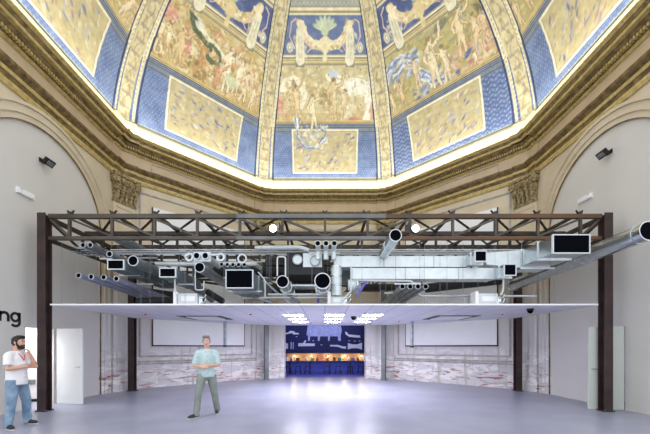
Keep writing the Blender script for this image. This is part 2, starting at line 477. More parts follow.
# ---- panel mouldings, dado and skirting on the diagonal and back walls
def mould(mb, W, n, u0, z0, u1, z1, w=.07, d=.05):
    for a, b in (((u0, z0), (u1, z0)), ((u1, z0), (u1, z1)), ((u1, z1), (u0, z1)), ((u0, z1), (u0, z0))):
        for ww, dd, off in ((w, d*.6, 0), (w*.4, d, 0)):
            mb.bar(W(a[0], a[1], -dd/2), W(b[0], b[1], -dd/2), ww, dd, up=n)
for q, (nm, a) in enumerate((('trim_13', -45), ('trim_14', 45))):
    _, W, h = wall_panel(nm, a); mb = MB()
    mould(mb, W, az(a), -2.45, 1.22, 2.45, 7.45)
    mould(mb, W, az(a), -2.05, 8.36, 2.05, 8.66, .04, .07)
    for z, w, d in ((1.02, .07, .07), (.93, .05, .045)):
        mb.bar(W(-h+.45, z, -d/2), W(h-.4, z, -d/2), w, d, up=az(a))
    struct(mb.build(nm, 'moulding_shade_dirt', keep=True))
_, W, h = wall_panel('b', 0); mb = MB()
for s in (-1, 1):
    x0, x1 = s*2.12, s*2.6
    mould(mb, W, az(0), s*2.27, 1.25, s*2.55, 6.0, .045, .04)
    for z, w, d in ((1.02, .07, .06), (.16, .3, .05)):
        mb.bar(W(x0, z, -d/2), W(x1, z, -d/2), w, d, up=az(0))
    mb.span((s*2.1, 16.33, 0), (s*2.04, 16.92, DH)); mb.span((s*2.1, 16.31, 0), (s*2.2, 16.36, DH))
mould(mb, W, az(0), -2.4, 3.5, 2.4, 7.45)
mb.span((-2.1, 16.33, DH-.07), (2.1, 16.92, DH))
struct(mb.build('trim_15', 'old_plaster', keep=True))

# ================================================================ painted dome
RD, ZD = 7.5, 8.9
def srgb_lin(c): return np.where(c <= .04045, c/12.92, ((c+.055)/1.055)**2.4)
def vnoise(x, y, seed):
    xi = np.floor(x).astype(np.int64); yi = np.floor(y).astype(np.int64); fx = x-xi; fy = y-yi
    fx = fx*fx*(3-2*fx); fy = fy*fy*(3-2*fy)
    def hsh(i, j):
        k = (i*374761393+j*668265263+seed*1442695041) & 0x7fffffff
        k = ((k ^ (k >> 13))*1274126177) & 0x7fffffff
        return ((k ^ (k >> 16)) & 0xffff)/65535.
    return (hsh(xi, yi)*(1-fx)+hsh(xi+1, yi)*fx)*(1-fy)+(hsh(xi, yi+1)*(1-fx)+hsh(xi+1, yi+1)*fx)*fy
def fbm(x, y, seed): return vnoise(x, y, seed)*.5+vnoise(x*2.1, y*2.1, seed+1)*.3+vnoise(x*4.3, y*4.3, seed+2)*.2

class Canvas:
    def __init__(s, U, V): s.U, s.V = U, V; s.C = np.zeros(U.shape+(3,))
    def put(s, m, c):
        m = np.clip(m, 0, 1)[..., None]; s.C = s.C*(1-m)+np.array(c)/255.*m
    def ell(s, u, v, ru, rv, c, ang=0., al=1., soft=.25):
        ca, sa = math.cos(ang), math.sin(ang); x = s.U-u; y = s.V-v
        r = np.sqrt(((x*ca+y*sa)/ru)**2+((-x*sa+y*ca)/rv)**2)
        s.put(al*np.clip((1+soft-r)/(2*soft), 0, 1), c)
    def cap(s, p, q, r, c, al=1., r2=None):
        p = np.array(p); q = np.array(q); d = q-p; L2 = (d**2).sum()+1e-9
        t = np.clip(((s.U-p[0])*d[0]+(s.V-p[1])*d[1])/L2, 0, 1)
        R = r+((r2 if r2 is not None else r)-r)*t
        D = np.hypot(s.U-p[0]-d[0]*t, s.V-p[1]-d[1]*t)
        s.put(al*np.clip((R-D)/.025+.5, 0, 1), c)
    def path(s, pts, r, c, al=1.):
        for a, b in zip(pts, pts[1:]): s.cap(a, b, r, c, al)
    def rect(s, u0, v0, u1, v1, c, al=1., soft=.012):
        m = np.minimum(np.minimum(s.U-u0, u1-s.U), np.minimum(s.V-v0, v1-s.V)); s.put(al*np.clip(m/soft+.5, 0, 1), c)
    def frame(s, u0, v0, u1, v1, w, c):
        m = np.minimum(np.minimum(s.U-u0, u1-s.U), np.minimum(s.V-v0, v1-s.V))
        s.put(np.clip(np.minimum(m, w-m)/.012+.5, 0, 1), c)
    def dabs(s, rng, n, box, pal, r0, r1, asp=1.8, al=.85, ang=None):
        for _ in range(n):
            u = rng.uniform(box[0], box[2]); v = rng.uniform(box[1], box[3]); r = rng.uniform(r0, r1)
            a = rng.uniform(0, PI) if ang is None else rng.gauss(ang, .35)
            s.ell(u, v, r*asp, r, rng.choice(pal), a, al*rng.uniform(.6, 1), .35)
    def fig(s, u, v, h, skin, lean=0., arm=(.5, .9), drape=None, flip=1, line=(150, 118, 74)):
        """a standing nude or draped figure, h metres tall, feet at (u, v)"""
        def q(x, y): return (u+flip*x*h+lean*y*h, v+y*h)
        for grow, c in ((.016, line), (0, skin)):
            g = grow
            s.cap(q(-.06, 0), q(-.04, .26), .028*h+g, c, 1, .04*h+g); s.cap(q(-.04, .26), q(-.03, .5), .04*h+g, c, 1, .06*h+g)
            s.cap(q(.10, .01), q(.06, .26), .028*h+g, c, 1, .04*h+g); s.cap(q(.06, .26), q(.03, .5), .04*h+g, c, 1, .06*h+g)
            s.cap(q(0, .5), q(0, .76), .085*h+g, c, 1, .09*h+g)
            s.cap(q(-.08, .78), q(-.17, .62), .03*h+g, c); s.cap(q(-.17, .62), q(-.12, .5), .025*h+g, c)
            s.cap(q(.08, .78), q(.08+arm[0]*.3, .78+(arm[1]-.7)*.3), .03*h+g, c); s.cap(q(.08+arm[0]*.3, .78+(arm[1]-.7)*.3), q(.08+arm[0]*.42, arm[1]+.1), .024*h+g, c)
            s.cap(q(0, .78), q(0, .85), .035*h+g, c)
            s.ell(q(.01, .91)[0], q(0, .91)[1], .055*h+g, .065*h+g, c)
        s.ell(q(-.005, .94)[0], q(0, .94)[1], .055*h, .05*h, (134, 98, 58), 0, .8)
        s.cap(q(.03, .5), q(.03, .74), .03*h, tuple(min(255, x+18) for x in skin), .6)
        s.cap(q(-.06, .45), q(-.05, .1), .015*h, tuple(max(0, x-40) for x in skin), .45)
        if drape: s.cap(q(-.02, .55), q(.08, .2), .07*h, drape, .9, .1*h); s.cap(q(-.09, .6), q(.1, .48), .05*h, drape, .9)

BLUE = (84, 112, 172); NAVY = (34, 46, 92); GOLD = (214, 190, 124); CREAM = (242, 232, 190); KHAKI = (212, 196, 128)
def paint_panel(kind, U, V, H, seed):
    """U, V in metres on the shell, H half width of the field between the ribs at each height"""
    rng = random.Random(seed); c = Canvas(U, V)
    s = U/H
    c.put(np.ones_like(U), KHAKI)
    nz = fbm(U*2.2, V*2.2, seed)
    # ---------- blue lower field with rows of small marks
    blue = (V < 3.36).astype(float)
    c.put(blue, BLUE)
    c.put(blue*np.clip((nz-.45)*2.2, 0, .55), (112, 138, 190)); c.put(blue*np.clip((.45-nz)*2.2, 0, .5), (60, 84, 146))
    if kind == 'right':
        w = np.sin((V+.04*np.sin(U*22))*2*PI/.17); c.put(blue*np.clip(w*2-.8, 0, 1)*.6, (44, 64, 130))
        w2 = (np.sin(U*2*PI/.13+np.floor(V/.17)*PI) > .55)*(w < -.4); c.put(blue*w2*.6, (170, 190, 216))
    else:
        row = np.floor(V/.098); w = (np.sin(U*2*PI/.12+row*PI) > .5)*(np.abs((V/.098) % 1-.5) < .22)
        c.put(blue*w*.45, (172, 190, 220))
    c.rect(-9, 3.06, 9, 3.36, (112, 124, 132), .8); c.rect(-9, 3.1, 9, 3.13, NAVY, .6); c.rect(-9, 3.27, 9, 3.3, NAVY, .6)
    c.put((V < 3.3)*(np.abs(np.abs(s)-.985) < .012)*1., (214, 206, 170))
    # gold rectangle with scattered leaf-shaped touches
    g0, g1, v0, v1 = -1.5, 1.5, 1.4, 3.12
    c.rect(g0-.1, v0-.1, g1+.1, v1+.1, CREAM); c.rect(g0-.02, v0-.02, g1+.02, v1+.02, (150, 140, 112)); c.rect(g0, v0, g1, v1, (198, 180, 124))
    inr = ((U > g0+.02)*(U < g1-.02)*(V > v0+.02)*(V < v1-.02)).astype(float)
    c.put(inr*np.clip((fbm(U*4, V*4, seed+9)-.5)*3, 0, .6), (214, 198, 146)); c.put(inr*np.clip((.44-fbm(U*6, V*6, seed+19))*4, 0, .5), (178, 156, 104))
    pal = [(112, 118, 172), (140, 140, 190), (86, 98, 150), (226, 214, 190), (196, 146, 104), (166, 172, 198), (150, 130, 150)]
    ang = {'left': -.3, 'right': .8, 'centre': .7, 'leftside': -1.0, 'rightside': 1.1}[kind]
    keep = c.C.copy()
    c.dabs(rng, 95 if kind != 'left' else 70, (g0+.1, v0+.08, g1-.1, v1-.08), pal, .018, .04, 3.2, 1., ang)
    if kind == 'left': c.dabs(rng, 40, (g0+.1, v0+.08, g1-.1, v1-.08), pal, .02, .05, 2., .9)
    # borders between the fields
    c.rect(-9, 3.36, 9, 3.44, NAVY); c.rect(-9, 3.385, 9, 3.405, (170, 180, 200)); c.rect(-9, 3.44, 9, 3.56, (206, 178, 106)); c.rect(-9, 3.48, 9, 3.5, (146, 116, 60))
    # ---------- figure scene
    sc = ((V > 3.56)*(V < 5.56)).astype(float)
    g = fbm(U*1.6, V*1.6, seed+31); g2 = fbm(U*5, V*5, seed+41)
    before = c.C.copy()
    c.U = U+.16*(fbm(U*2.6, V*2.6, seed+3)-.5)+.05*(fbm(U*9, V*9, seed+4)-.5); c.V = V+.16*(fbm(U*2.6, V*2.6, seed+5)-.5)+.05*(fbm(U*9, V*9, seed+6)-.5)
    if kind in ('left', 'leftside'):
        c.put(sc, (212, 184, 108)); c.put(sc*np.clip((g-.48)*3, 0, .8), (232, 214, 158)); c.put(sc*np.clip((g2-.55)*4, 0, .7), (166, 128, 62))
        c.dabs(rng, 150, (-3, 3.6, 2.6, 5.5), [(226, 200, 132), (238, 222, 176), (186, 146, 76), (160, 124, 66), (214, 168, 96)], .04, .11, 1.7, .8)
        for u, v, ru, rv in ((-1.95, 4.95, .3, .26), (-1.2, 4.5, .13, .42), (-.15, 5.35, .2, .17), (-2.5, 4.5, .15, .2)): c.ell(u, v, ru, rv, (222, 132, 112), .1, .9, .4)
        for u, v, h, sk, le, fl in ((-2.15, 3.7, 1.15, (240, 218, 160), .05, 1), (-1.75, 3.75, 1.0, (234, 208, 146), -.1, -1), (-1.45, 3.66, 1.2, (226, 190, 122), .1, 1), (-.62, 3.6, 1.3, (206, 146, 76), .1, -1), (-.25, 3.6, 1.05, (222, 172, 100), -.1, 1), (.5, 3.7, 1.5, (246, 236, 200), -.05, 1), (.95, 3.75, 1.4, (244, 228, 188), .1, -1), (1.35, 3.7, 1.15, (240, 220, 170), .05, 1), (.1, 3.62, 1.0, (232, 160, 110), .1, 1), (1.8, 3.62, .9, (238, 220, 176), .05, -1), (2.1, 3.6, .75, (226, 190, 130), 0, 1)):
            c.fig(u, v, h, sk, le, (.5, .9), flip=fl)
        c.ell(-.98, 5.22, .3, .14, (216, 226, 214), -.5, .95); c.ell(-1.2, 5.3, .2, .07, (62, 84, 76), -.2)
        c.path([(-1.2, 5.22), (-1.0, 5.0), (-.72, 4.86), (-.5, 4.8), (-.3, 4.7)], .075, (74, 92, 62)); c.path([(-.5, 4.8), (-.2, 4.86), (.1, 4.66), (.12, 4.45), (-.15, 4.36), (-.4, 4.45)], .07, (84, 104, 70))
        c.path([(-.85, 5.1), (-.5, 5.0), (-.1, 4.9), (.2, 4.75)], .06, (238, 232, 200)); c.ell(.74, 4.15, .3, .22, (206, 216, 164), -.4, .85)
        c.dabs(rng, 60, (.2, 4.2, 2.2, 5.3), [(246, 240, 210), (236, 214, 170), (232, 160, 120), (240, 228, 190)], .03, .08, 1.6, .8)
        c.dabs(rng, 40, (-2.6, 3.6, .2, 4.2), [(150, 110, 54), (216, 150, 84), (240, 214, 150), (120, 110, 62)], .03, .07, 1.6, .8)
        c.rect(-1.1, 5.36, .2, 5.56, (204, 178, 106))
    elif kind in ('right', 'rightside'):
        c.put(sc, (190, 172, 96)); c.put(sc*np.clip((g-.5)*3, 0, .7), (214, 198, 128)); c.put(sc*np.clip((g2-.55)*4, 0, .6), (146, 132, 70))
        c.dabs(rng, 70, (-2.6, 3.6, 2.6, 5.5), [(210, 190, 120), (160, 146, 84), (226, 210, 150)], .04, .1, 1.8, .7)
        c.ell(.55, 5.36, .32, .12, (110, 112, 92), .1, .9)
        # river sweeping from upper left to lower right
        for k in range(9):
            o = k*.055
            c.path([(-2.5, 4.9-o), (-1.9, 5.25-o), (-1.2, 5.36-o), (-.55, 5.05-o*1.2), (-.6, 4.6-o), (-.2, 4.2-o), (.35, 3.85-o*.5)], .035, [(226, 234, 240), (150, 174, 216), (96, 122, 190), (206, 220, 236)][k % 4])
        c.dabs(rng, 70, (-2.5, 4.5, -.5, 5.3), [(232, 238, 242), (120, 146, 204), (84, 108, 180), (190, 206, 230)], .025, .06, 3., .8, .5)
        c.dabs(rng, 60, (-1.2, 3.6, .8, 4.3), [(226, 234, 240), (96, 124, 200), (70, 96, 180), (180, 200, 230)], .03, .07, 2.2, .85, .2)
        c.dabs(rng, 120, (.5, 3.58, 2.7, 4.5), [(222, 140, 112), (236, 172, 140), (240, 206, 170), (206, 108, 96), (196, 170, 100)], .03, .09, 1.4, .85)
        for u, v, h, sk, le, fl in ((-.05, 3.62, 1.72, (246, 226, 178), .03, 1), (.47, 3.64, 1.2, (242, 220, 172), -.04, -1), (-.75, 3.95, 1.1, (238, 210, 156), .02, -1), (1.15, 4.2, 1.4, (240, 214, 156), .05, 1), (1.75, 3.95, 1.2, (236, 198, 140), -.12, -1), (2.0, 4.15, 1.0, (232, 190, 130), -.1, 1), (-1.6, 3.66, .95, (236, 196, 140), .05, 1), (-2.1, 3.6, .85, (240, 206, 156), 0, -1), (1.5, 3.58, .5, (244, 222, 182), 0, 1), (2.35, 3.7, .6, (244, 222, 182), 0, -1)):
            c.fig(u, v, h, sk, le, (.55, 1.), flip=fl)
        c.ell(1.3, 4.1, .17, .1, (70, 92, 170), .4); c.ell(.8, 3.75, .12, .08, (80, 104, 180), .2); c.ell(1.9, 5.1, .3, .1, (96, 84, 60), -.9, .8)
    else:
        c.put(sc, (222, 202, 142)); c.put(sc*np.clip((g-.5)*3, 0, .7), (238, 226, 180)); c.put(sc*np.clip((g2-.56)*4, 0, .6), (178, 150, 88))
        c.put(sc*(V > 5.05)*.35, (196, 186, 130)); c.put(sc*(V < 3.85)*.8, (206, 176, 110))
        c.dabs(rng, 70, (-2.4, 3.9, 2.4, 5.5), [(236, 222, 172), (196, 166, 100), (226, 206, 148), (178, 160, 104)], .04, .11, 1.9, .6)
        c.path([(-1.95, 4.7), (-1.8, 5.0), (-1.4, 5.1), (-1.05, 4.9), (-.95, 4.5), (-1.1, 4.1)], .13, (246, 238, 206)); c.ell(-1.6, 4.85, .28, .2, (244, 232, 190))
        c.ell(-2.1, 4.1, .16, .3, (216, 134, 112), 0, .85); c.dabs(rng, 16, (-2.3, 3.7, -1.8, 4.4), [(206, 116, 96), (232, 170, 140)], .03, .06, 1.3)
        # pale horse with arched back
        c.ell(1.45, 4.82, .75, .33, (250, 246, 226), .1); c.path([(.8, 4.95), (.4, 5.25), (.2, 5.2)], .16, (248, 242, 216)); c.path([(1.9, 4.7), (2.05, 4.2), (2.0, 3.7)], .17, (250, 246, 226)); c.path([(1.0, 4.7), (.98, 4.2), (1.1, 3.7)], .09, (236, 226, 184))
        c.path([(1.3, 4.6), (1.25, 4.1), (1.2, 3.65)], .08, (226, 214, 170)); c.ell(.36, 5.3, .24, .17, (196, 208, 218)); c.path([(.7, 5.1), (1.4, 5.16), (2.0, 5.0)], .03, (214, 200, 150))
        for u, v, h, sk, le, fl in ((-1.55, 3.62, 1.45, (226, 186, 116), .08, 1), (-1.25, 3.62, 1.3, (236, 206, 146), -.1, -1), (.36, 3.58, 1.6, (232, 204, 142), .01, 1), (.85, 3.6, 1.2, (228, 200, 144), .08, -1), (-.55, 3.2, 1.4, (244, 224, 172), -.03, 1)):
            c.fig(u, v, h, sk, le, (.5, .9), flip=fl)
        c.ell(1.4, 3.6, .36, .12, (222, 124, 92)); c.ell(2.2, 4.0, .12, .3, (222, 136, 96), 0, .8); c.dabs(rng, 18, (-.2, 4.1, .3, 4.7), [(164, 132, 72), (186, 156, 90)], .05, .09)
        # swirl of white cloth and flowers spilling over the gold field
        for k in range(7):
            c.path([(-1.5+k*.05, 3.6), (-1.35, 3.2-k*.05), (-.95, 2.6-k*.03), (-.45, 2.45), (.0, 2.7+k*.05), (.05, 3.1), (-.2, 3.35-k*.03)], .03, [(238, 238, 226), (150, 168, 190), (112, 132, 168), (226, 230, 226)][k % 4])
        c.dabs(rng, 60, (-1.5, 2.3, .1, 3.5), [(244, 240, 224), (226, 226, 206), (130, 148, 182), (206, 190, 130)], .03, .07, 1.6, .85)
    pal2 = {'l': [(252, 246, 224), (250, 240, 206), (244, 230, 186), (226, 190, 120), (176, 134, 74), (236, 206, 150), (150, 118, 66), (232, 176, 134)], 'r': [(244, 230, 190), (206, 186, 120), (140, 128, 80), (226, 196, 140), (150, 168, 206), (236, 190, 150)], 'c': [(252, 248, 228), (246, 238, 206), (220, 196, 136), (186, 158, 100), (236, 216, 160), (170, 160, 116), (228, 190, 140)]}[kind[0]]
    c.dabs(rng, 420, (-2.7, 3.6, 2.7, 5.5), pal2, .012, .045, 2.2, .6); c.dabs(rng, 110, (-2.7, 3.6, 2.7, 5.5), [(112, 84, 46), (96, 92, 62), (130, 96, 60), (86, 96, 116)], .008, .022, 2.6, .6)
    c.U, c.V = U, V
    m = ((V > 3.57)*(V < 5.55)).astype(float)
    if kind == 'centre': m = np.maximum(m, ((V > 2.2)*(V < 3.6)*(U > -1.6)*(U < .25)).astype(float))
    c.C = before*(1-m[..., None])+c.C*m[..., None]
    # ---------- gilt bands with chequered grey squares
    c.rect(-9, 5.56, 9, 5.9, (216, 196, 132))
    for v, w, col in ((5.57, .02, NAVY), (5.62, .015, (140, 112, 58)), (5.72, .02, (150, 124, 66)), (5.79, .025, NAVY), (5.84, .05, CREAM), (5.89, .02, (92, 104, 134))): c.rect(-9, v, 9, v+w, col)
    for u in (-1.1, 1.1):
        c.rect(u-.2, 5.5, u+.2, 5.86, (150, 146, 116)); k = ((np.sin((U-u)*2*PI/.1)*np.sin(V*2*PI/.1)) > 0)*((np.abs(U-u) < .19)*(V > 5.5)*(V < 5.86)); c.put(k*.6, (104, 104, 92))
    # ---------- garland frieze on blue
    bl = (84, 108, 164) if kind == 'centre' else (58, 78, 142)
    c.rect(-9, 5.92, 9, 7.12, bl)
    zb = ((V > 5.92)*(V < 7.12)).astype(float); c.put(zb*np.clip((nz-.5)*2, 0, .4), (116, 138, 186))
    ga = (232, 206, 140) if kind != 'centre' else (242, 226, 172)
    c.U = U+.05*(fbm(U*7, V*7, seed+7)-.5); c.V = V+.08*(fbm(U*7, V*7, seed+8)-.5)
    for sg in (-1, 1):
        gp = [(sg*1.0, 6.85), (sg*.85, 6.5), (sg*.55, 6.25), (sg*.25, 6.2), (0, 6.35)]
        c.path(gp, .15, ga); c.path(gp, .08, (248, 236, 196), .5)
        for (a, b) in gp:
            c.dabs(rng, 6, (a-.15, b-.15, a+.15, b+.15), [(206, 170, 96), (250, 240, 200), (222, 186, 116)], .03, .06, 1.3)
        c.path([(sg*1.3, 6.1), (sg*1.48, 6.5), (sg*1.38, 6.9), (sg*1.2, 7.0)], .022, (232, 190, 170)); c.path([(sg*.75, 6.0), (sg*.6, 6.1), (sg*.66, 6.22)], .02, (232, 190, 160))
        c.path([(sg*.9, 6.6), (sg*.72, 6.3), (sg*.85, 6.05)], .02, (226, 180, 160))
        c.cap((sg*1.08, 5.75), (sg*1.05, 6.6), .2, (240, 232, 196), 1, .15); c.path([(sg*1.12, 5.8), (sg*1.1, 6.5)], .02, (190, 196, 160)); c.path([(sg*1.0, 5.8), (sg*1.0, 6.5)], .02, (206, 200, 160))
        c.dabs(rng, 26, (sg*1.08-.26, 5.8, sg*1.08+.26, 6.6), [(246, 238, 206), (214, 206, 164), (232, 220, 180)], .03, .06, 1.8, .7); c.ell(sg*1.04, 6.86, .1, .12, (244, 228, 182)); c.cap((sg*1.04, 6.7), (sg*.8, 6.75), .05, (244, 228, 182))
        c.ell(sg*1.5, 6.14, .13, .17, (240, 226, 176)); c.ell(sg*1.5, 6.14, .07, .1, (150, 164, 170)); c.ell(sg*1.5, 6.14, .04, .06, (246, 240, 214))
    c.ell(0, 6.1, .18, .14, ga); c.cap((0, 5.78), (0, 6.0), .1, ga, 1, .06); c.cap((0, 6.2), (0, 6.4), .2, ga, 1, .1)
    for k in range(7):
        a = (k-3)*.42; c.ell(.28*math.sin(a), 6.72+.2*math.cos(a), .08, .22, (192, 208, 168), -a); c.path([(0, 6.6), (.38*math.sin(a), 6.68+.32*math.cos(a))], .012, (226, 230, 190))
    c.ell(0, 6.62, .15, .12, (206, 216, 170))
    c.U, c.V = U, V
    # ---------- crowning bands
    c.rect(-9, 7.12, 9, 7.4, (214, 196, 140))
    for v, w, col in ((7.13, .03, CREAM), (7.2, .02, NAVY), (7.27, .05, CREAM), (7.36, .03, (96, 110, 140))): c.rect(-9, v, 9, v+w, col)
    c.rect(-9, 7.4, 9, 12, (150, 158, 164)); k = ((np.sin(U*2*PI/.16)*np.sin(V*2*PI/.16)) > .1)*(V > 7.42); c.put(k*.7, (206, 196, 146))
    # base line
    c.rect(-9, .0, 9, 1.02, CREAM); c.rect(-9, 1.02, 9, 1.07, (120, 126, 120)); c.rect(-9, 1.07, 9, 1.1, (190, 186, 150))
    # navy and cream edge along the ribs
    c.put((np.abs(s) > .955)*(V > 3.3)*1., CREAM); c.put((np.abs(np.abs(s)-.95) < .012)*1., NAVY)
    o = c.C*.85+np.array((236, 232, 210))/255.*.15
    g = o.mean(-1, keepdims=True)
    return g+(o-g)*np.array((.8, .86, .8))

def grid_mesh(name, XYZ, C, matname):
    nv, nu = XYZ.shape[:2]
    me = bpy.data.meshes.new(name); me.vertices.add(nv*nu); me.vertices.foreach_set('co', XYZ.reshape(-1).astype(np.float32))
    i = np.arange(nv*nu).reshape(nv, nu)
    q = np.stack([i[:-1, :-1], i[:-1, 1:], i[1:, 1:], i[1:, :-1]], -1).reshape(-1, 4)
    me.loops.add(q.size); me.loops.foreach_set('vertex_index', q.reshape(-1).astype(np.int32))
    me.polygons.add(len(q)); me.polygons.foreach_set('loop_start', (np.arange(len(q))*4).astype(np.int32)); me.polygons.foreach_set('loop_total', np.full(len(q), 4, np.int32))
    me.update(calc_edges=True)
    at = me.color_attributes.new('paint', 'FLOAT_COLOR', 'POINT')
    rgba = np.ones((nv*nu, 4), np.float32); rgba[:, :3] = srgb_lin(np.clip(C, 0, 1)).reshape(-1, 3)
    at.data.foreach_set('color', rgba.reshape(-1))
    me.polygons.foreach_set('use_smooth', np.ones(len(q), bool))
    me.materials.append(MATS[matname]); me.update()
    o = bpy.data.objects.new(name, me); COL.objects.link(o); return o
def rib_w(phi): return .38-.11*np.clip((phi-.12)/.9, 0, 1)
PH0, PH1 = math.asin((9.82-ZD)/RD), math.radians(78)
def dome_panel(a, kind, nu, nv, seed):
    n = az(a); t = (n.y, -n.x)
    ph = np.linspace(PH0, PH1 if kind in ('x',) else math.radians(62), nv); s = np.linspace(-1, 1, nu)
    S, F = np.meshgrid(s, ph); A = RD*np.cos(F); U = S*A*T8; V = RD*F
    H = A*T8-rib_w(F)*.92
    X = CEN.x+n.x*A+t[0]*U; Y = CEN.y+n.y*A+t[1]*U; Z = ZD+RD*np.sin(F)
    C = paint_panel(kind, U, V, H, seed)
    return struct(grid_mesh('ceiling', np.stack([X, Y, Z], -1), C, 'dome_paint'))
dome_panel(0, 'centre', 300, 420, 11)
dome_panel(-45, 'left', 300, 400, 23)
dome_panel(45, 'right', 300, 400, 37)
dome_panel(-90, 'leftside', 220, 260, 51)
dome_panel(90, 'rightside', 220, 260, 67)
# crown of the dome above the frame, with its round eye
mb = MB()
for k in range(-3, 2):
    pass
for a in (0, -45, 45, -90, 90):
    n = az(a); t = Vector((n.y, -n.x, 0)); pr = None
    for i in range(7):
        f = math.radians(62)+i*math.radians(18)/6; A = RD*math.cos(f); z = ZD+RD*math.sin(f)
        cur = (CEN+n*A-t*A*T8+Vector((0, 0, z)), CEN+n*A+t*A*T8+Vector((0, 0, z)))
        if pr: mb.quad([pr[0], pr[1], cur[1], cur[0]])
        pr = cur
struct(mb.build('ceiling', 'cornice_cream', keep=True))
# ribs
def rib(a, nw=34, nv=420):
    n = az(a); t = Vector((n.y, -n.x, 0))
    ph = np.linspace(PH0-.01, math.radians(64), nv); w = np.linspace(-1, 1, nw)
    Wg, F = np.meshgrid(w, ph); hw = rib_w(F); V = RD*F
    prof = np.interp(np.abs(w), [0, .66, .72, .80, .9, .97, 1.0], [.09, .09, .07, .13, .14, .1, -.12])
    D = np.broadcast_to(prof, Wg.shape)
    rc = RD*np.cos(F)/math.cos(PI/8); A = rc-D*np.cos(F); U = Wg*hw
    X = CEN.x+n.x*A+t.x*U; Y = CEN.y+n.y*A+t.y*U; Z = ZD+RD*np.sin(F)-D*np.sin(F)
    c = Canvas(U, V); c.put(np.ones_like(U), (214, 194, 134))
    nz = fbm(U*14, V*7, int(abs(a)*10)); c.put(np.clip((nz-.5)*4, 0, .7), (232, 212, 156)); c.put(np.clip((.45-nz)*5, 0, .4), (158, 128, 70))
    sc = np.abs(U-.1*hw/.38*np.sin(V*2*PI/.9)); c.put(np.clip((.035-sc)/.02, 0, 1)*.4, (120, 104, 70)); sc2 = np.abs(U+.1*hw/.38*np.sin(V*2*PI/.9)); c.put(np.clip((.035-sc2)/.02, 0, 1)*.6, (236, 216, 160))
    k = ((np.sin(V*2*PI/.45) > .75)*(np.abs(Wg) < .5)); c.put(k*.5, (140, 120, 110))
    e = np.abs(Wg)
    c.put((e > .64)*(e < .72)*1., (70, 84, 124)); c.put((e >= .72)*1., (238, 226, 176))
    rp = np.sin((V*2*PI/.16)+e*9); c.put((e > .78)*(e < .96)*np.clip(rp*1.6, 0, 1)*.6, (176, 150, 92))
    c.put((e >= .97)*1., (92, 104, 140))
    foot = (V < 1.12); c.put(foot*1., CREAM)
    c.C = c.C*.82+np.array((236, 232, 208))/255.*.18; g = c.C.mean(-1, keepdims=True); c.C = g+(c.C-g)*np.array((.76, .86, .74))
    return struct(grid_mesh('trim', np.stack([X, Y, Z], -1), c.C, 'dome_paint'))
for i, a in enumerate((-22.5, 22.5, -67.5, 67.5, -112.5, 112.5)):
    rib(a).name = 'trim_%d' % (16+i)

# lettering on the left infill: the end of a word, black, lower case
def ribbon(mb, pts, w, closed=False):
    """a stroke of even width in the wall plane; points are (y, z)"""
    n = len(pts); L = []; R = []
    for i, (y, z) in enumerate(pts):
        a = pts[(i-1) % n] if (closed or i > 0) else pts[i]; b = pts[(i+1) % n] if (closed or i < n-1) else pts[i]
        dy, dz = b[0]-a[0], b[1]-a[1]; l = math.hypot(dy, dz); ny, nz_ = -dz/l*w/2, dy/l*w/2
        L.append((y+ny, z+nz_)); R.append((y-ny, z-nz_))
    X0, X1 = -AP-.03, -AP-.022
    for i in range(n if closed else n-1):
        j = (i+1) % n
        mb.plate([(X0, *L[i]), (X0, *L[j]), (X0, *R[j]), (X0, *R[i])], (X1-X0, 0, 0))
LZ, XH, SW = 2.185, .24, .066
lt = thing('wall_lettering', 'large black lower-case letters on the left plaster wall above the man', 'lettering', (-AP-.022, 7.82, LZ))
mb = MB(); y0, y1 = 7.575, 7.77
ribbon(mb, [(y0, LZ), (y0, LZ+XH)], SW)
ribbon(mb, [(y0, LZ+XH*.55)]+[((y0+y1)/2-(y1-y0)/2*math.cos(PI*k/12), LZ+XH-.028-.085+.085*math.sin(PI*k/12)) for k in range(1, 13)]+[(y1, LZ)], SW)
mb.build('letter_n', 'black_paint', lt)
mb = MB(); yc, rz_, ry_ = 7.945, XH/2-.024, .098
ribbon(mb, [(yc+ry_*math.cos(2*PI*k/28), LZ+XH/2+rz_*math.sin(2*PI*k/28)) for k in range(28)], SW*.94, True)
y1 = yc+ry_+.012
ribbon(mb, [(y1, LZ+XH), (y1, LZ-.02)]+[(yc+.005+(ry_+.007)*math.cos(-PI*k/12), LZ-.02-.075*math.sin(PI*k/12)) for k in range(1, 11)], SW)
mb.build('letter_g', 'black_paint', lt)
# ================================================================ steel frame
COLX, Y0F, Y1F, Y2F, XB = 6.92, 8.07, 11.74, 15.62, 2.8
ZT, ZB = 4.80, 4.26
def column(x, y, name_l, m, rz=0., ztop=4.86):
    t = thing('steel_column', name_l, 'column', (x, y, 0), 'steel columns carrying the frame')
    h = .1
    mb = MB()
    for s in (-1, 1): mb.box((x, y, ztop/2+.01), (.014, .172, ztop-.02), rz=rz) if s > 0 else None
    mb.build('web', m, t)
    for s in (-1, 1):
        d = Vector((0, s*.093, 0)); d.rotate(Matrix.Rotation(rz, 3, 'Z'))
        MB().box((x+d.x, y+d.y, ztop/2+.01), (.205, .016, ztop-.02), rz=rz).build('flange', m, t)
    b = MB().box((x, y, .01), (.26, .26, .02), rz=rz).build('base_plate', m, t)
    for sx in (-1, 1):
        for sy in (-1, 1): MB().sweep([(x+sx*.115, y+sy*.115, .02), (x+sx*.115, y+sy*.115, .045)], .014, 6).build('bolt', 'steel_grey', b)
    return t
column(-COLX, Y0F, 'dark brown steel column at the left front corner, beside the man in the white T-shirt', 'steel_brown')
column(COLX, Y0F, 'dark brown steel column at the right front corner, before the grey-green open door', 'steel_brown')
column(-COLX, Y1F, 'dark brown steel column standing behind at left, before the stained corner pilaster', 'steel_brown')
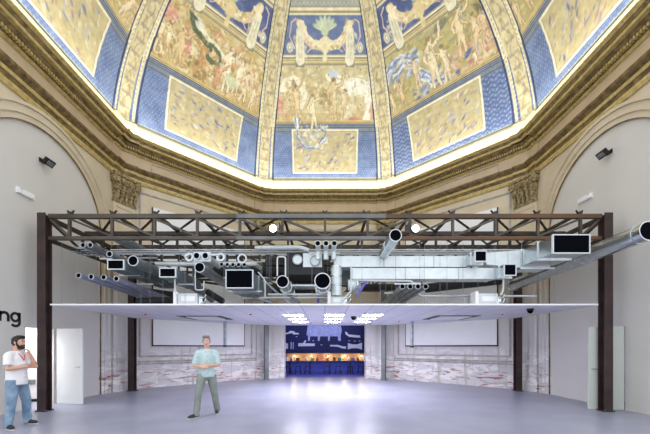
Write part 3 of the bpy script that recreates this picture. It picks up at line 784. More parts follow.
column(COLX, Y1F, 'dark brown steel column standing behind at right, beside the right white screen', 'steel_brown')
column(-XB, Y2F, 'slim grey steel column left of the blue doorway', 'steel_grey', PI/8)
column(XB, Y2F, 'slim grey steel column right of the blue doorway', 'steel_grey', -PI/8)

NODES = [round(k*1.05, 3) for k in range(-6, 7)]
def truss(label, p, q, nodes, m, cat='truss', central=True):
    """p, q: plan ends; nodes: distances along it; Pratt diagonals falling to the middle"""
    p = Vector((p[0], p[1], 0)); q = Vector((q[0], q[1], 0)); d = (q-p); L = d.length; d.normalize()
    t = thing('roof_truss', label, cat, tuple((p+q)/2+Vector((0, 0, ZB-.04))), 'trusses of the steel frame')
    def at(s, z): return p+d*s+Vector((0, 0, z))
    for a, b, mm in (((0, L*.34, m), (L*.34, L*.61, 'steel_light'), (L*.61, L, 'steel_rust')) if label.startswith('front') else ((0, L, m),)):
        MB().bar(at(a, ZT), at(b, ZT), .1, .1).build('top_chord', mm, t)
        MB().bar(at(a, ZB), at(b, ZB), .1, .08).build('bottom_chord', mm, t)
    for s in nodes:
        MB().bar(at(s, ZB+.04), at(s, ZT-.05), .06, .06, up=d).build('post', m, t)
    ss = [0.0]+nodes+[L]
    for a, b in zip(ss, ss[1:]):
        if b-a < .25: continue
        if (a+b)/2 < L/2: MB().bar(at(a+.03, ZT-.07), at(b-.03, ZB+.06), .045, .05).build('diagonal', m, t)
        else: MB().bar(at(a+.03, ZB+.06), at(b-.03, ZT-.07), .045, .05).build('diagonal', m, t)
    return t, at
E_ = COLX-.12
tr, at_ = truss('front roof truss spanning between the two front columns', (-E_, Y0F), (E_, Y0F), [x+E_ for x in NODES], 'steel_truss')
for x in NODES:     # pairs of little angle cleats standing on the front chord
    for s in (-1, 1): MB().bar((x+s*.02, Y0F, ZT+.05), (x+s*.02+(.06*s if abs(x) > .1 else 0)+(.03 if x < -.1 else -.03 if x > .1 else s*.03), Y0F, ZT+.15), .025, .04, up=(0, 1, 0)).build('cleat', 'steel_dark', tr)
YT = [9.29, 10.52, Y1F]
truss('second roof truss from the front, behind the front truss', (-E_, YT[0]), (E_, YT[0]), [x+E_ for x in NODES], 'steel_dark')
truss('third roof truss from the front', (-E_, YT[1]), (E_, YT[1]), [x+E_ for x in NODES], 'steel_dark')
truss('fourth roof truss from the front, between the rear brown columns', (-E_, YT[2]), (E_, YT[2]), [x+E_ for x in NODES], 'steel_dark')
for y, nm in ((13.03, 'fifth roof truss from the front, over the middle of the suspended ceiling'), (14.32, 'sixth roof truss from the front, last but one before the back wall')):
    hw = XB+(Y2F-y)*(COLX-XB)/(Y2F-Y1F)-.12
    truss(nm, (-hw, y), (hw, y), [x+hw for x in NODES if abs(x) < hw-.1], 'steel_dark')
truss('rearmost roof truss above the blue doorway', (-XB+.15, Y2F), (XB-.15, Y2F), [x+XB-.15 for x in NODES if abs(x) < XB-.3], 'steel_dark')
def side_truss(label, a, b):
    a = Vector(a); b = Vector(b); L = (b-a).length
    truss(label, a[:], b[:], [L*k/3 for k in (1, 2)], 'steel_dark')
side_truss('side truss running back from the left front column', (-COLX, Y0F+.14, 0), (-COLX, Y1F-.14, 0))
side_truss('side truss running back from the right front column', (COLX, Y0F+.14, 0), (COLX, Y1F-.14, 0))
side_truss('oblique truss between the left rear columns', (-COLX+.12, Y1F+.12, 0), (-XB-.12, Y2F-.12, 0))
side_truss('oblique truss between the right rear columns', (COLX-.12, Y1F+.12, 0), (XB+.12, Y2F-.12, 0))
# purlins and flat bracing in the top plane
ys = [Y0F]+YT+[13.03, 14.32, Y2F]
for i, x in enumerate(NODES):
    ym = Y2F-.1 if abs(x) < XB else Y1F+(COLX-abs(x))/(COLX-XB)*(Y2F-Y1F)-.15
    t = thing('roof_purlin', '%s purlin from the left, running back from the front truss top chord' % ORD[i], 'purlin', (x, Y0F, ZT+.05), 'purlins of the steel frame')
    MB().bar((x, Y0F-.03, ZT+.085), (x, ym, ZT+.085), .06, .07).build('rail', 'steel_dark', t)
    for k in range(3):
        xa = x; xb = x+(-1.05 if x < 0 else 1.05)
        if x == 0 or abs(xb) > 6.5: continue
        MB().bar((xa, ys[k]+.05, ZT+.03), (xb, ys[k+1]-.05, ZT+.03), .05, .03).build('brace', 'steel_dark', t)

# ================================================================ suspended ceiling
ZC0, ZC1 = 2.60, 2.634
poly = [(-6.70, 7.99), (6.66, 7.99), (6.72, 11.62), (2.62, 15.4), (-2.62, 15.4), (-6.72, 11.62)]
sc_ = thing('suspended_ceiling', 'thin white tiled suspended ceiling hung beneath the pipework', 'ceiling', (0, 8.0, ZC0))
MB().prism(poly, ZC0, ZC1).build('tile_field', 'ceiling_tiles', sc_)
MB().span((-6.70, 7.965, ZC0-.004), (6.66, 7.99, ZC0+.034)).build('edge_trim', 'white_paint', sc_)
for i, (x, lab) in enumerate(((-1.0, 'left'), (.3, 'middle'), (1.5, 'right'))):
    for j, (y, r) in enumerate(((10.35, 'nearest'), (11.75, 'second'), (13.2, 'farthest'))):
        t = thing('ceiling_light', 'oblong lit ceiling panel, %s of the three in the %s column' % (r, lab), 'light', (x, y, ZC0-.02), 'lit panels in the suspended ceiling')
        mb = MB()
        for s in (-1, 1): mb.box((x+s*.31, y, ZC0-.008), (.02, .48, .016)); mb.box((x, y+s*.23, ZC0-.008), (.6, .02, .016))
        mb.build('frame', 'white_paint', t)
        MB().box((x, y, ZC0-.007), (.6, .44, .01)).build('diffuser', 'panel_glow', t)
for x0, x1, y0, y1, lab in ((-4.85, -3.4, 10.65, 12.1, 'left'), (3.6, 5.05, 10.55, 12.1, 'right')):
    xm, ym = (x0+x1)/2, (y0+y1)/2
    t = thing('ceiling_cassette', 'black-slotted air cassette in the suspended ceiling before the %s white screen' % lab, 'air conditioner', (xm, ym, ZC0-.03), 'air cassettes in the suspended ceiling')
    mb = MB(); w = .2
    mb.span((x0, y0, ZC0-.012), (x0+w, y1, ZC0)); mb.span((x1-w, y0, ZC0-.012), (x1, y1, ZC0)); mb.span((x0+w, y0, ZC0-.012), (x1-w, y0+w, ZC0)); mb.span((x0+w, y1-w, ZC0-.012), (x1-w, y1, ZC0))
    mb.build('slot_frame', 'black_paint', t)
    MB().span((x0+w+.02, y0+w+.02, ZC0-.03), (x1-w-.02, y1-w-.02, ZC0)).build('centre_panel', 'white_paint', t)
for px, py, lab in ((225, 347, 'white hanging tube with a black tip before the left white screen'), (412, 347.5, 'white hanging tube with a black tip before the right white screen')):
    Y = 13.0; p = P(px, py, Y)
    t = thing('hanging_tube', lab, 'hanging pole', (p.x, Y, p.z), 'hanging tubes')
    MB().sweep([(p.x, Y, p.z+.07), (p.x, Y, ZC0)], .06, 12).build('tube', 'galvanised_dull', t, True)
    MB().sweep([(p.x, Y, p.z), (p.x, Y, p.z+.07)], .07, 12).build('tip', 'black_paint', t, True)
for px, Y, lab in ((353.5, 10.9, 'small black dome camera under the ceiling, beside the right column of lights'), (530.3, 8.7, 'small black dome camera under the ceiling edge at far right')):
    x = (px-325)*Y/FPX
    t = thing('dome_camera', lab, 'camera', (x, Y, ZC0-.12), 'dome cameras')
    MB().sweep([(x, Y, ZC0-.05), (x, Y, ZC0)], .085, 16).build('mount', 'black_paint', t, True)
    MB().ball((x, Y, ZC0-.06), .07, 14).build('dome', 'end_black', t, True)
for px, Y, lab in ((145.5, 9.95, 'at the left end of the ceiling'), (250.5, 9.95, 'between the left cassette and the lights'), (502.5, 9.95, 'at the right end of the ceiling'), (399, 12.8, 'right of the lit panels')):
    x = (px-325)*Y/FPX
    t = thing('fire_detector', 'tiny red detector %s' % lab, 'detector', (x, Y, ZC0-.05), 'red ceiling detectors')
    MB().sweep([(x, Y, ZC0-.05), (x, Y, ZC0-.02)], [.025, .04], 10).build('head', 'red_plastic', t); MB().sweep([(x, Y, ZC0-.02), (x, Y, ZC0)], .05, 10).build('base', 'white_paint', t)

# ================================================================ ducts, pipes, hangers above the ceiling
def round_duct(name, label, px, py, r, Y0, L, m='galvanised', group=None, drift=(0, 0), collars=3, n=20, cat='duct'):
    p = P(px, py, Y0); R = r*Y0/FPX; q = p+Vector((drift[0], L, drift[1]))
    d = (q-p).normalized()
    t = thing(name, label, cat, tuple(p), group)
    MB().sweep([p, q], R, n, cap=False).build('pipe', m, t, True)
    MB().ring(p-d*.006, d, R*1.03, R*.91, .03, n).build('rim', 'rim_white' if r < 9 else m, t)
    MB().sweep([p+d*.012, p+d*.02], R*.98, n).build('end_cap', 'end_black', t)
    for k in range(collars):
        c = p+(q-p)*((k+.8)/(collars+.6)); MB().ring(c, d, R*1.07, R*.97, .03, n).build('collar', m, t)
    return t
def rect_duct(name, label, x0, y0, x1, y1, Y0, L, m='galvanised', group=None, joints=2, rear=None):
    a = P(x0, y1, Y0); b = P(x1, y0, Y0); c = (a+b)/2; w, h = b.x-a.x, b.z-a.z
    t = thing(name, label, 'duct', tuple(c), group)
    MB().box((c.x, Y0+.02+L/2, c.z), (w*.94, L, h*.92)).build('duct', m, t)
    mb = MB(); f = .022
    for s in (-1, 1):
        mb.box((c.x+s*(w-f)/2, Y0+.015, c.z), (f, .05, h)); mb.box((c.x, Y0+.015, c.z+s*(h-f)/2), (w-2*f, .05, f))
    mb.build('flange', 'rim_white', t)
    MB().box((c.x, Y0+.01, c.z), (w-2*f, .012, h-2*f)).build('end_cap', 'end_black', t)
    for k in range(joints):
        y = Y0+L*(k+1)/(joints+1); mb = MB(); f2 = .03
        for s in (-1, 1): mb.box((c.x+s*(w*.94/2+f2/2-.004), y, c.z), (f2, .05, h*.92+2*f2)); mb.box((c.x, y, c.z+s*(h*.92/2+f2/2-.004)), (w*.94, .05, f2))
        mb.build('joint', m, t)
    return t
# --- left side
G = 'paired pipes under the left end of the truss'
round_duct('metal_pipe', 'thin metal pipe, left one of the pair at the left end of the truss', 82.8, 245, 2.5, 8.0, 2.4, 'galvanised_dull', G, n=14)
round_duct('metal_pipe', 'thin metal pipe, right one of the pair at the left end of the truss', 90.2, 245, 2.5, 8.0, 2.4, 'galvanised_dull', G, n=14)
round_duct('metal_pipe', 'thin metal pipe just above the leftmost black-ended rectangular duct', 109.4, 254, 2.9, 8.0, 3.0, 'galvanised_dull', None, n=14)
rect_duct('rectangular_duct', 'small rectangular duct, leftmost of the black-ended ones', 107.3, 259.6, 124.2, 269.6, 7.9, 2.6, 'insulation_grey')
round_duct('round_ventilation_duct', 'round grey duct between the two small rectangular ducts at left', 133, 260.7, 5.1, 7.9, 3.2, 'insulation_grey', None)
rect_duct('rectangular_duct', 'small rectangular duct above the left white fan unit', 159.3, 267.8, 176, 277.4, 7.9, 1.6, 'insulation_grey')
for i, (px, py) in enumerate(((78.4, 275.5), (91, 276.7), (103.6, 277.3), (116.2, 278.6))):
    round_duct('lilac_pipe', '%s of four bluish pipes low at the left end of the ceiling' % ORD[i].capitalize(), px, py, 2.6, 7.8, 3.3, 'galvanised_reflection', 'row of four bluish pipes at left', drift=(.0, -.12), collars=3, n=16)
for i in range(5):
    px = 114+i*4.2
    p = P(px, 240.5, 8.25); q = P(148+i*2.4, 256.5, 9.6+.05*i)
    o = tag(MB().sweep([p, q], .028, 10).build('conduit_pipe', 'galvanised_dull', None, True), '%s thin pipe from the left in the slanting bundle of five' % ORD[i], 'pipe', 'slanting bundle of thin pipes')
def hanger(label, xa, xb, z, y, group='white strut hangers', sides=(0, 1)):
    t = thing('trapeze_hanger', label, 'hanger', ((xa+xb)/2, y, z-.04), group)
    MB().span((xa, y-.02, z-.035), (xb, y+.02, z)).build('channel', 'rim_white', t)
    for x in [(xa+.03, xb-.03)[i] for i in sides]: MB().sweep([(x, y, z-.03), (x, y, ZB-.05)], .004, 6).build('rod', 'galvanised_dull', t)
def hang_px(label, x0, x1, y, Y, sides=(0, 1)):
    a = P(x0, y, Y); b = P(x1, y, Y); hanger(label, a.x, b.x, a.z, Y, sides=sides)
hang_px('white strut hanger above the leftmost rectangular duct', 100, 112.5, 258.2, 8.5)
hang_px('white strut hanger below the round grey duct at left', 119, 140, 274.6, 8.6)
hang_px('white strut hanger below the small rectangular duct above the left fan unit', 136, 153, 283.6, 9.2)
hang_px('white strut hanger behind the end of the slanting thin pipes', 138, 157, 257.4, 9.9)
hang_px('long white strut hanger just below the large rectangular duct', 229, 262, 290.6, 8.3, (1,))
hang_px('lower white strut hanger right of the large rectangular duct', 243, 268, 297.6, 8.8, (1,))
hang_px('white strut hanger under the trio of small upright pipe ends', 309, 339.5, 252.5, 8.3)
hang_px('white strut hanger above the row of four dark-ended pipes at right', 394.5, 421, 283.2, 8.15)
hang_px('short white strut hanger left of the four dark-ended pipes at right', 384.5, 393, 292.4, 8.8)
hang_px('white strut hanger under the big black-ended rectangular duct', 520.5, 554.5, 267.6, 8.0, (0,))
hang_px('long low white strut hanger across the two big round ducts at centre', 268, 329, 293.6, 8.55)
hang_px('white strut hanger under the left fan pipe elbow', 178, 194, 283.7, 8.6)
# cable ladders in the left corner
for k, (x0, x1, y, Y, lab) in enumerate(((64, 100, 248.6, 8.9, 'upper light cable tray in the left corner of the frame'), (71, 108, 252.6, 8.7, 'lower light cable tray in the left corner of the frame'))):
    a = P(x0, y, Y); b = P(x1, y, Y)
    t = thing('cable_tray', lab, 'cable tray', ((a.x+b.x)/2, Y, a.z))
    for s in (0, .3): MB().span((a.x, Y+s, a.z), (b.x, Y+s+.02, a.z+.05)).build('rail', 'galvanised', t)
    for j in range(7):
        x = a.x+.05+(b.x-a.x-.1)*j/6; MB().span((x, Y+.02, a.z+.01), (x+.02, Y+.3, a.z+.02)).build('rung', 'galvanised', t)
# long conduits under the truss
for i, (z, y) in enumerate(((4.19, 8.78), (4.145, 8.82), (4.10, 8.86))):
    tag(MB().sweep([(-5.75, y, z), (5.6, y, z)], .017, 8).build('long_conduit', 'rim_white', None, True), 'long thin horizontal conduit under the truss, %s of three' % ('topmost', 'middle', 'lowest')[i], 'conduit', 'long conduits under the truss')
for i, (x0, x1, y, Y, r, m, lab) in enumerate(((150, 262, 262.3, 10.0, .03, 'galvanised', 'pale thin pipe across behind the twin-pipe plate'), (330, 470, 254.2, 9.05, .022, 'galvanised_dull', 'grey conduit along the top of the upper white duct'), (336, 470, 280.7, 9.3, .03, 'galvanised', 'pale pipe along the underside of the lower white duct'))):
    tag(MB().sweep([P(x0, y, Y), P(x1, y, Y)], r, 10).build('horizontal_pipe', m, None, True), lab, 'pipe')
# twin pipes through a white plate with loops to either side
t = thing('pipe_plate', 'white plate with two black pipe ends and a loop on either side', 'pipe fitting', tuple(P(202, 261, 8.05)))
Y = 8.05
MB().box(P(202.4, 257, Y+.0), (.42, .03, .23)).build('plate', 'rim_white', t)
for px in (198, 206.6):
    p = P(px, 256.7, Y)
    q = MB().ring((p.x, Y-.1, p.z), (0, 1, 0), .085, .07, 1.0, 16).build('pipe_end', 'rim_white', t, True)
    MB().sweep([(p.x, Y-.085, p.z), (p.x, Y-.08, p.z)], .07, 16).build('end_cap', 'end_black', q)
for px in (189, 220.5):
    p = P(px, 257, Y); MB().ring((p.x, Y, p.z), (0, 1, 0), .105, .06, .12, 18).build('loop', 'rim_white', t, True)
p0 = P(184, 257, Y); p1 = P(190, 254.5, Y)
MB().sweep([P(184.5, 257, Y), P(189, 254, Y), P(196, 254.4, Y)], .025, 8).build('link', 'rim_white', t)
MB().sweep([P(208, 254.4, Y), P(214, 255, Y), P(220, 254.2, Y)], .025, 8).build('link', 'rim_white', t)
tag(MB().bend([P(156, 264, 9.2), P(256, 264.2, 9.2), P(260, 268, 9.6)], .06, 14).build('silver_pipe', 'duct_white', None, True), 'long silver pipe crossing behind the large rectangular duct', 'pipe')
round_duct('round_ventilation_duct', 'round duct left of the large rectangular duct', 199.6, 267.3, 5.0, 7.8, 3.4, 'galvanised_dull')
for i in range(5):
    round_duct('dark_ended_pipe', '%s of five little pipes above the large rectangular duct' % ORD[i].capitalize(), 221.5+5.7*i, 264.4+.1*i, 2.0, 7.95, 2.2, 'galvanised_dull', 'five little pipes above the large duct', collars=1, n=12)
p = P(242, 258.4, 8.2)
tag(MB().ring((p.x, 8.2, p.z), (0, 1, 0), .12, .085, .05, 20).build('hoop', 'rim_white', None, True), 'white hoop above the five little pipes', 'pipe hoop')
rect_duct('rectangular_duct', 'large black-ended rectangular duct left of centre', 225.6, 269.6, 253.2, 288.4, 7.75, 2.2, 'galvanised_dull')
# conduit frames below the round duct
def conduit(label, pts, r=.014, m='rim_white', cat='conduit', group=None):
    return tag(MB().bend(pts, r, 8, rb=.06).build('bent_conduit', m, None, True), label, cat, group)
conduit('white bent conduit hanging left of the large rectangular duct', [P(195.3, 264, 8.1), P(195.3, 290, 8.1), P(204, 290, 8.1), P(204, 281, 8.1)])
conduit('white bent conduit right of the large rectangular duct', [P(258, 272, 8.1), P(265, 280, 8.1), P(265.2, 297, 8.1)])
conduit('white upright conduit above the left round duct of the centre pair', [P(277.3, 276, 8.1), P(277.3, 256.8, 8.1), P(285.5, 256.8, 8.1), P(285.5, 276, 8.1)], .018)
conduit('white drop conduit beneath the small rectangular duct at left', [P(175, 277.8, 8.15), P(175, 291, 8.15), P(178.5, 294, 8.15)], .022)
conduit('white drop conduit from the small square duct to the right fan unit', [P(503.6, 275, 8.15), P(503.2, 291, 8.15), P(500.5, 295, 8.15)], .022)
conduit('low double pipe over the ceiling at centre', [P(260, 297.5, 8.6), P(330, 297.5, 8.6), P(345, 290, 8.6)], .02)
conduit('white pipe bending up beside the elbow duct', [P(340, 303, 8.2), P(351, 291, 8.2), P(351, 266, 8.2)], .018)
conduit('white pipe with a hooked end under the lower white duct', [P(352, 280, 8.35), P(411, 281, 8.35), P(414, 284, 8.35)], .03)
for i, (a, b) in enumerate((((246, 295), (272, 303)), ((263, 280), (290, 304)), ((291, 297), (300, 303)))):
    tag(MB().sweep([P(*a, 8.5), P(*b, 8.7)], .03, 8).build('slanting_pipe', 'galvanised_dull', None, True), '%s slanting grey pipe from the left, down to the ceiling near centre' % ORD[i], 'pipe', 'slanting grey pipes')
# fan coil units standing on the ceiling
for px, lab, fl in ((187.5, 'white fan unit on the suspended ceiling at left', 1), (337, 'white fan unit on the suspended ceiling at centre', 1), (488, 'white fan unit on the suspended ceiling at right', 1)):
    Y = 8.3; c = P(px, 298, Y); z0 = ZC1
    w = .5 if px != 337 else .3; hh_ = .27 if px != 337 else .19
    t = thing('fan_unit', lab, 'fan unit', (c.x, Y, z0+.0), 'white fan units on the ceiling')
    MB().box((c.x, Y+.3, z0+.036+hh_/2), (w, .6, hh_)).build('casing', 'rim_white', t)
    MB().box((c.x-w/2-.05, Y+.1, z0+.18), (.08, .3, .34)).build('bracket', 'white_paint', t)
    MB().box((c.x+w/2+.06, Y+.15, z0+.13), (.1, .2, .2)).build('valve_box', 'galvanised', t)
    for s in (-1, 1): MB().bend([(c.x+w/2+.05, Y+.05, z0+.14+s*.06), (c.x+w/2+.16, Y+.05, z0+.14+s*.06), (c.x+w/2+.2, Y+.05, z0+.24+s*.05)], .02, 8).build('pipe_tail', 'galvanised', t, True)
    for s in (-1, 1):
        for k in (0, .5): MB().box((c.x+s*(w/2-.05), Y+.05+k, z0+.018), (.05, .05, .036)).build('foot', 'steel_grey', t)
    MB().box((c.x+.02, Y-.004, z0+.036+hh_*.5), (w*.7, .012, hh_*.45)).build('front_panel', 'white_paint', t)
# air handling box with two round ports
Y = 8.5; a = P(286.8, 274.5, Y); b = P(324, 253, Y)
t = thing('air_box', 'dark grey air box with two round silver ports at centre', 'air handling box', ((a.x+b.x)/2, Y, a.z))
MB().span((a.x, Y, a.z), (b.x, Y+1., b.z)).build('casing', 'insulation_dark', t)
a2 = P(303, 267, Y-.03); b2 = P(322, 253.2, Y-.03)
MB().span((a2.x, Y-.03, a2.z), (b2.x, Y, b2.z)).build('plate', 'duct_white', t)
for (px, py, r) in ((297.4, 259.6, 5.), (315, 260.8, 5.2)):
    p = P(px, py, Y-.08); R = r*Y/FPX
    MB().ring((p.x, Y-.09, p.z), (0, 1, 0), R, R*.82, .1, 22).build('port_ring', 'galvanised_dull', t, True)
    MB().sweep([(p.x, Y-.07, p.z), (p.x, Y-.02, p.z)], R*.82, 22).build('port_disc', 'duct_white', t, True)
round_duct('round_ventilation_duct', 'round black-ended duct, left one of the centre pair', 282.6, 281.6, 6.2, 7.85, 2.6, 'galvanised', 'centre pair of round ducts', drift=(.04, -.12))
round_duct('round_ventilation_duct', 'largest round black-ended duct, right one of the centre pair', 322.5, 280.9, 8.0, 7.8, 2.6, 'galvanised', 'centre pair of round ducts')
tag(MB().sweep([P(292, 285.5, 9.2), P(316, 285.5, 9.2)], .11, 18).build('ventilation_duct', 'galvanised', None, True), 'silver round duct lying crosswise between the centre pair', 'duct')
tag(MB().sweep([P(298, 276, 9.8), P(312, 276, 9.8)], .1, 18).build('ventilation_duct', 'galvanised', None, True), 'shorter bluish cross duct below the dark air box', 'duct')
tag(MB().bend([P(255, 247.8, 8.5), P(300, 247.4, 8.5), P(309, 250.5, 8.5)], .055, 14).build('white_pipe', 'duct_white', None, True), 'fat white pipe above the dark air box', 'pipe')
for i, px in enumerate((317.8, 326, 334.3)):
    p = P(px, 243.4, 7.7)
    t = thing('pipe_end', 'small black-ended pipe under the middle of the truss, %s of three' % ('left', 'middle', 'right')[i], 'pipe', tuple(p), 'three small pipe ends at centre')
    MB().bend([p, p+Vector((0, .45, 0)), p+Vector((0, .45, -.26))], .062, 16, rb=.15).build('pipe', 'duct_white', t, True)
    MB().ring(p-Vector((0, .01, 0)), (0, 1, 0), .07, .056, .04, 16).build('rim', 'rim_white', t)
    MB().sweep([p-Vector((0, .004, 0)), p-Vector((0, .001, 0))], .056, 16).build('end_cap', 'end_black', t)
# the two long white ducts to the right of the centre
def long_duct(label, x0, x1, y0, y1, Y, dep, every=.42):
    a = P(x0, y1, Y); b = P(x1, y0, Y)
    t = thing('long_duct', label, 'duct', ((a.x+b.x)/2, Y+dep/2, a.z), 'long white ducts right of centre')
    MB().span((a.x, Y, a.z), (b.x, Y+dep, b.z)).build('duct', 'duct_white', t)
    k = int((b.x-a.x)/every)
    for i in range(k+1):
        x = a.x+(b.x-a.x)*i/k; mb = MB()
        mb.span((x-.008, Y-.006, a.z-.006), (x+.008, Y+dep+.006, b.z+.006))
        mb.build('seam', 'galvanised_dull' if i % 3 == 0 else 'duct_white', t)
    return t, a, b
ld, a, b = long_duct('upper long white duct right of centre, ending at a square black mouth', 334, 467, 256, 266.8, 8.35, .42)
p = P(480.7, 256.3, 7.9)
MB().plate([(b.x, 8.35, a.z), (b.x, 8.77, a.z), (p.x-.1, 8.4, p.z-.12), (p.x-.1, 8.0, p.z-.12)], (0, 0, b.z-a.z)).build('transition', 'duct_white', ld)
rect_duct('square_duct', 'small square black-mouthed duct ending the upper white duct', 474.6, 250.6, 486.8, 261.8, 7.85, .5, 'galvanised', 'square duct mouths at right', 1)
ld, a, b = long_duct('lower long white duct right of centre, ending at a lower square black mouth', 352, 494, 268, 278.8, 8.3, .42)
p = P(510, 270, 7.9)
MB().plate([(b.x, 8.3, a.z), (b.x, 8.7, a.z), (p.x-.1, 8.4, p.z-.13), (p.x-.1, 8.0, p.z-.13)], (0, 0, b.z-a.z)).build('transition', 'duct_white', ld)
rect_duct('square_duct', 'small square black-mouthed duct ending the lower white duct', 503.8, 263.8, 516.4, 275.8, 7.85, .5, 'galvanised', 'square duct mouths at right', 1)
# elbow ducts dropping at the left end of the long ducts
t = thing('elbow_duct', 'white round duct dropping between the largest round duct and the long ducts', 'duct', tuple(P(336, 296, 8.5)))
MB().bend([P(336.5, 266, 8.45), P(336.5, 296, 8.45)], .14, 18).build('drop', 'duct_white', t, True)
for y in (268, 277, 286): 
    c = P(336.5, y, 8.45); MB().ring(c, (0, 0, 1), .15, .13, .03, 18).build('collar', 'galvanised', t, True)
t = thing('elbow_duct', 'white round elbow under the left end of the lower long duct', 'duct', tuple(P(353, 293, 8.45)))
MB().bend([P(356, 285, 8.45)+Vector((0, .5, 0)), P(356, 285, 8.45), P(348, 285, 8.45)], .14, 18, rb=.3).build('elbow', 'duct_white', t, True)
c = P(358, 285, 8.45); MB().ring(c-Vector((.05, 0, 0)), (1, 0, 0), .16, .13, .04, 18).build('collar', 'galvanised', t, True)
tag(MB().span(P(341, 283, 8.9), P(352, 263, 9.1)).build('back_plate', 'insulation_grey', None), 'blue-grey plate behind the two white elbows', 'plate')
tag(MB().bend([P(357, 296, 8.3), P(361, 289, 8.3), P(366, 282, 8.3)], .035, 8).build('lilac_hose', 'lilac_plastic', None, True), 'violet hose rising beside the elbow duct', 'hose')
tag(MB().sweep([P(318, 303, 8.7), P(318.6, 296, 8.7)], .03, 8).build('lilac_hose', 'lilac_plastic', None, True), 'violet hose stub below the largest round duct', 'hose')
# pipe poking out below the truss right of the centre
round_duct('round_ventilation_duct', 'silver round duct poking out in front of the truss right of centre', 395.6, 235.3, 6.1, 6.95, 1.32, 'galvanised', None, collars=1)
for i in range(4):
    round_duct('dark_ended_pipe', '%s of four dark-ended pipes right of centre, below the white ducts' % ORD[i].capitalize(), 402.4+7.8*i, 286.5, 2.6, 8.0, 2.6, 'galvanised_dull', 'row of four dark-ended pipes at right', drift=(-.0, -.06), collars=2, n=14)
conduit('grey pipe bending low right of the four dark-ended pipes', [P(416, 289, 8.6), P(421, 296.2, 8.6), P(474, 295.4, 8.6)], .035, 'galvanised')
tag(MB().sweep([P(502, 296, 8.7), P(536, 296, 8.7)], .035, 10).build('horizontal_pipe', 'galvanised', None, True), 'grey pipe running right from the right fan unit', 'pipe')
rect_duct('rectangular_duct', 'big black-mouthed rectangular duct at right, in front of the truss', 552.6, 234.3, 590.2, 253.6, 7.1, 1.1, 'galvanised', None, 1)
# transition from the big duct back to the upper white duct
a = P(486.5, 264.5, 8.35); b = P(521, 267.5, 8.25)
t = thing('duct_transition', 'light sloping duct piece joining the upper white duct to the big black-mouthed duct', 'duct', tuple((a+b)/2))
mb = MB()
z00, z01 = a.z, P(486.5, 252.8, 8.35).z; z10, z11 = b.z, P(521, 250, 8.25).z
V = [(a.x, 8.35, z00), (a.x, 8.35, z01), (b.x, 8.25, z11), (b.x, 8.25, z10), (a.x, 8.8, z00), (a.x, 8.8, z01), (b.x, 8.8, z11), (b.x, 8.8, z10)]
for f in ((0, 1, 2, 3), (4, 5, 6, 7), (0, 1, 5, 4), (1, 2, 6, 5), (2, 3, 7, 6), (3, 0, 4, 7)): mb.quad([V[i] for i in f])
mb.build('shell', 'duct_white', t)
MB().span((b.x-.02, 8.23, z10-.02), (b.x+.02, 8.82, z11+.02)).build('joint', 'galvanised', t)
MB().span((b.x, 8.27, z10), (b.x+.75, 8.8, z11)).build('corner_box', 'duct_white', t)
# the fat round duct leaving the picture at right
p = P(648.5, 231, 6.5); q = P(512, 285.5, 11.0)
t = thing('round_ventilation_duct', 'fat silver round duct passing before the right front column', 'duct', tuple(p))
R = 9.6*6.5/FPX; d = (q-p).normalized()
MB().sweep([p, q], R, 28).build('pipe', 'galvanised', t, True)
MB().ring(p-d*.01, d, R*1.05, R*.9, .06, 28).build('rim', 'galvanised', t, True)
MB().sweep([p-d*.012, p-d*.005], R*.95, 28).build('end_cap', 'end_black', t)
for k in (.04, .33, .36, .66, .97):
    c = p+(q-p)*k; MB().ring(c, d, R*1.06, R*.97, .04, 28).build('collar', 'galvanised', t, True)
# darker runs deep behind
for i, (pts, r, m, lab) in enumerate((
    ([P(136, 302, 9.0), P(170, 300.5, 9.4), P(184, 298, 9.8)], .1, 'insulation_dark', 'black ribbed hose lying on the ceiling at left'),
    ([P(208, 292, 9.5), P(222, 301, 9.0)], .09, 'insulation_dark', 'black insulated pipe sloping down left of the large rectangular duct'),
    ([P(426, 288.5, 11.0), P(500, 280.5, 11.2)], .14, 'insulation_dark', 'long dark insulated pipe under the lower white duct'),
    ([P(196, 272, 11.1), P(330, 272, 11.1)], .17, 'insulation_dark', 'dark insulated pipe far behind the centre ducts'),
    ([P(266, 262, 11.2), P(330, 262, 11.2)], .16, 'insulation_dark', 'upper dark insulated pipe far behind the centre ducts'),
    ([P(362, 287, 11.0), P(420, 287, 11.0)], .1, 'insulation_dark', 'dark insulated pipe behind the four dark-ended pipes'),
    ([P(258, 289, 11.0), P(330, 289, 11.0)], .16, 'insulation_dark', 'low dark insulated pipe between the centre round ducts'),
    ([P(130, 290, 11.4), P(176, 296, 11.4)], .14, 'insulation_dark', 'dark insulated pipe behind the four bluish pipes'),
    ([P(144, 272, 11.3), P(196, 284, 11.2)], .17, 'galvanised_dull', 'grey duct slanting behind the small rectangular duct above the left fan unit'),
    ([P(178, 276, 9.9), P(214, 299, 9.9)], .14, 'insulation_grey', 'grey insulated duct slanting down to the left fan unit'))):
    mb = MB().sweep(pts, r, 14)
    if i == 0:
        for k in range(14):
            c = pts[0].lerp(pts[1], k/13); mb.ring(c, pts[1]-pts[0], r*1.12, r*.9, .03, 14)
    tag(mb.build('insulated_pipe' if i else 'ribbed_hose', m, None, True), lab, 'pipe')
tag(MB().span(P(205, 279, 10.4), P(262, 299, 10.6)).build('backing_board', 'back_tan', None), 'khaki board seen below the large rectangular duct', 'board') if False else None
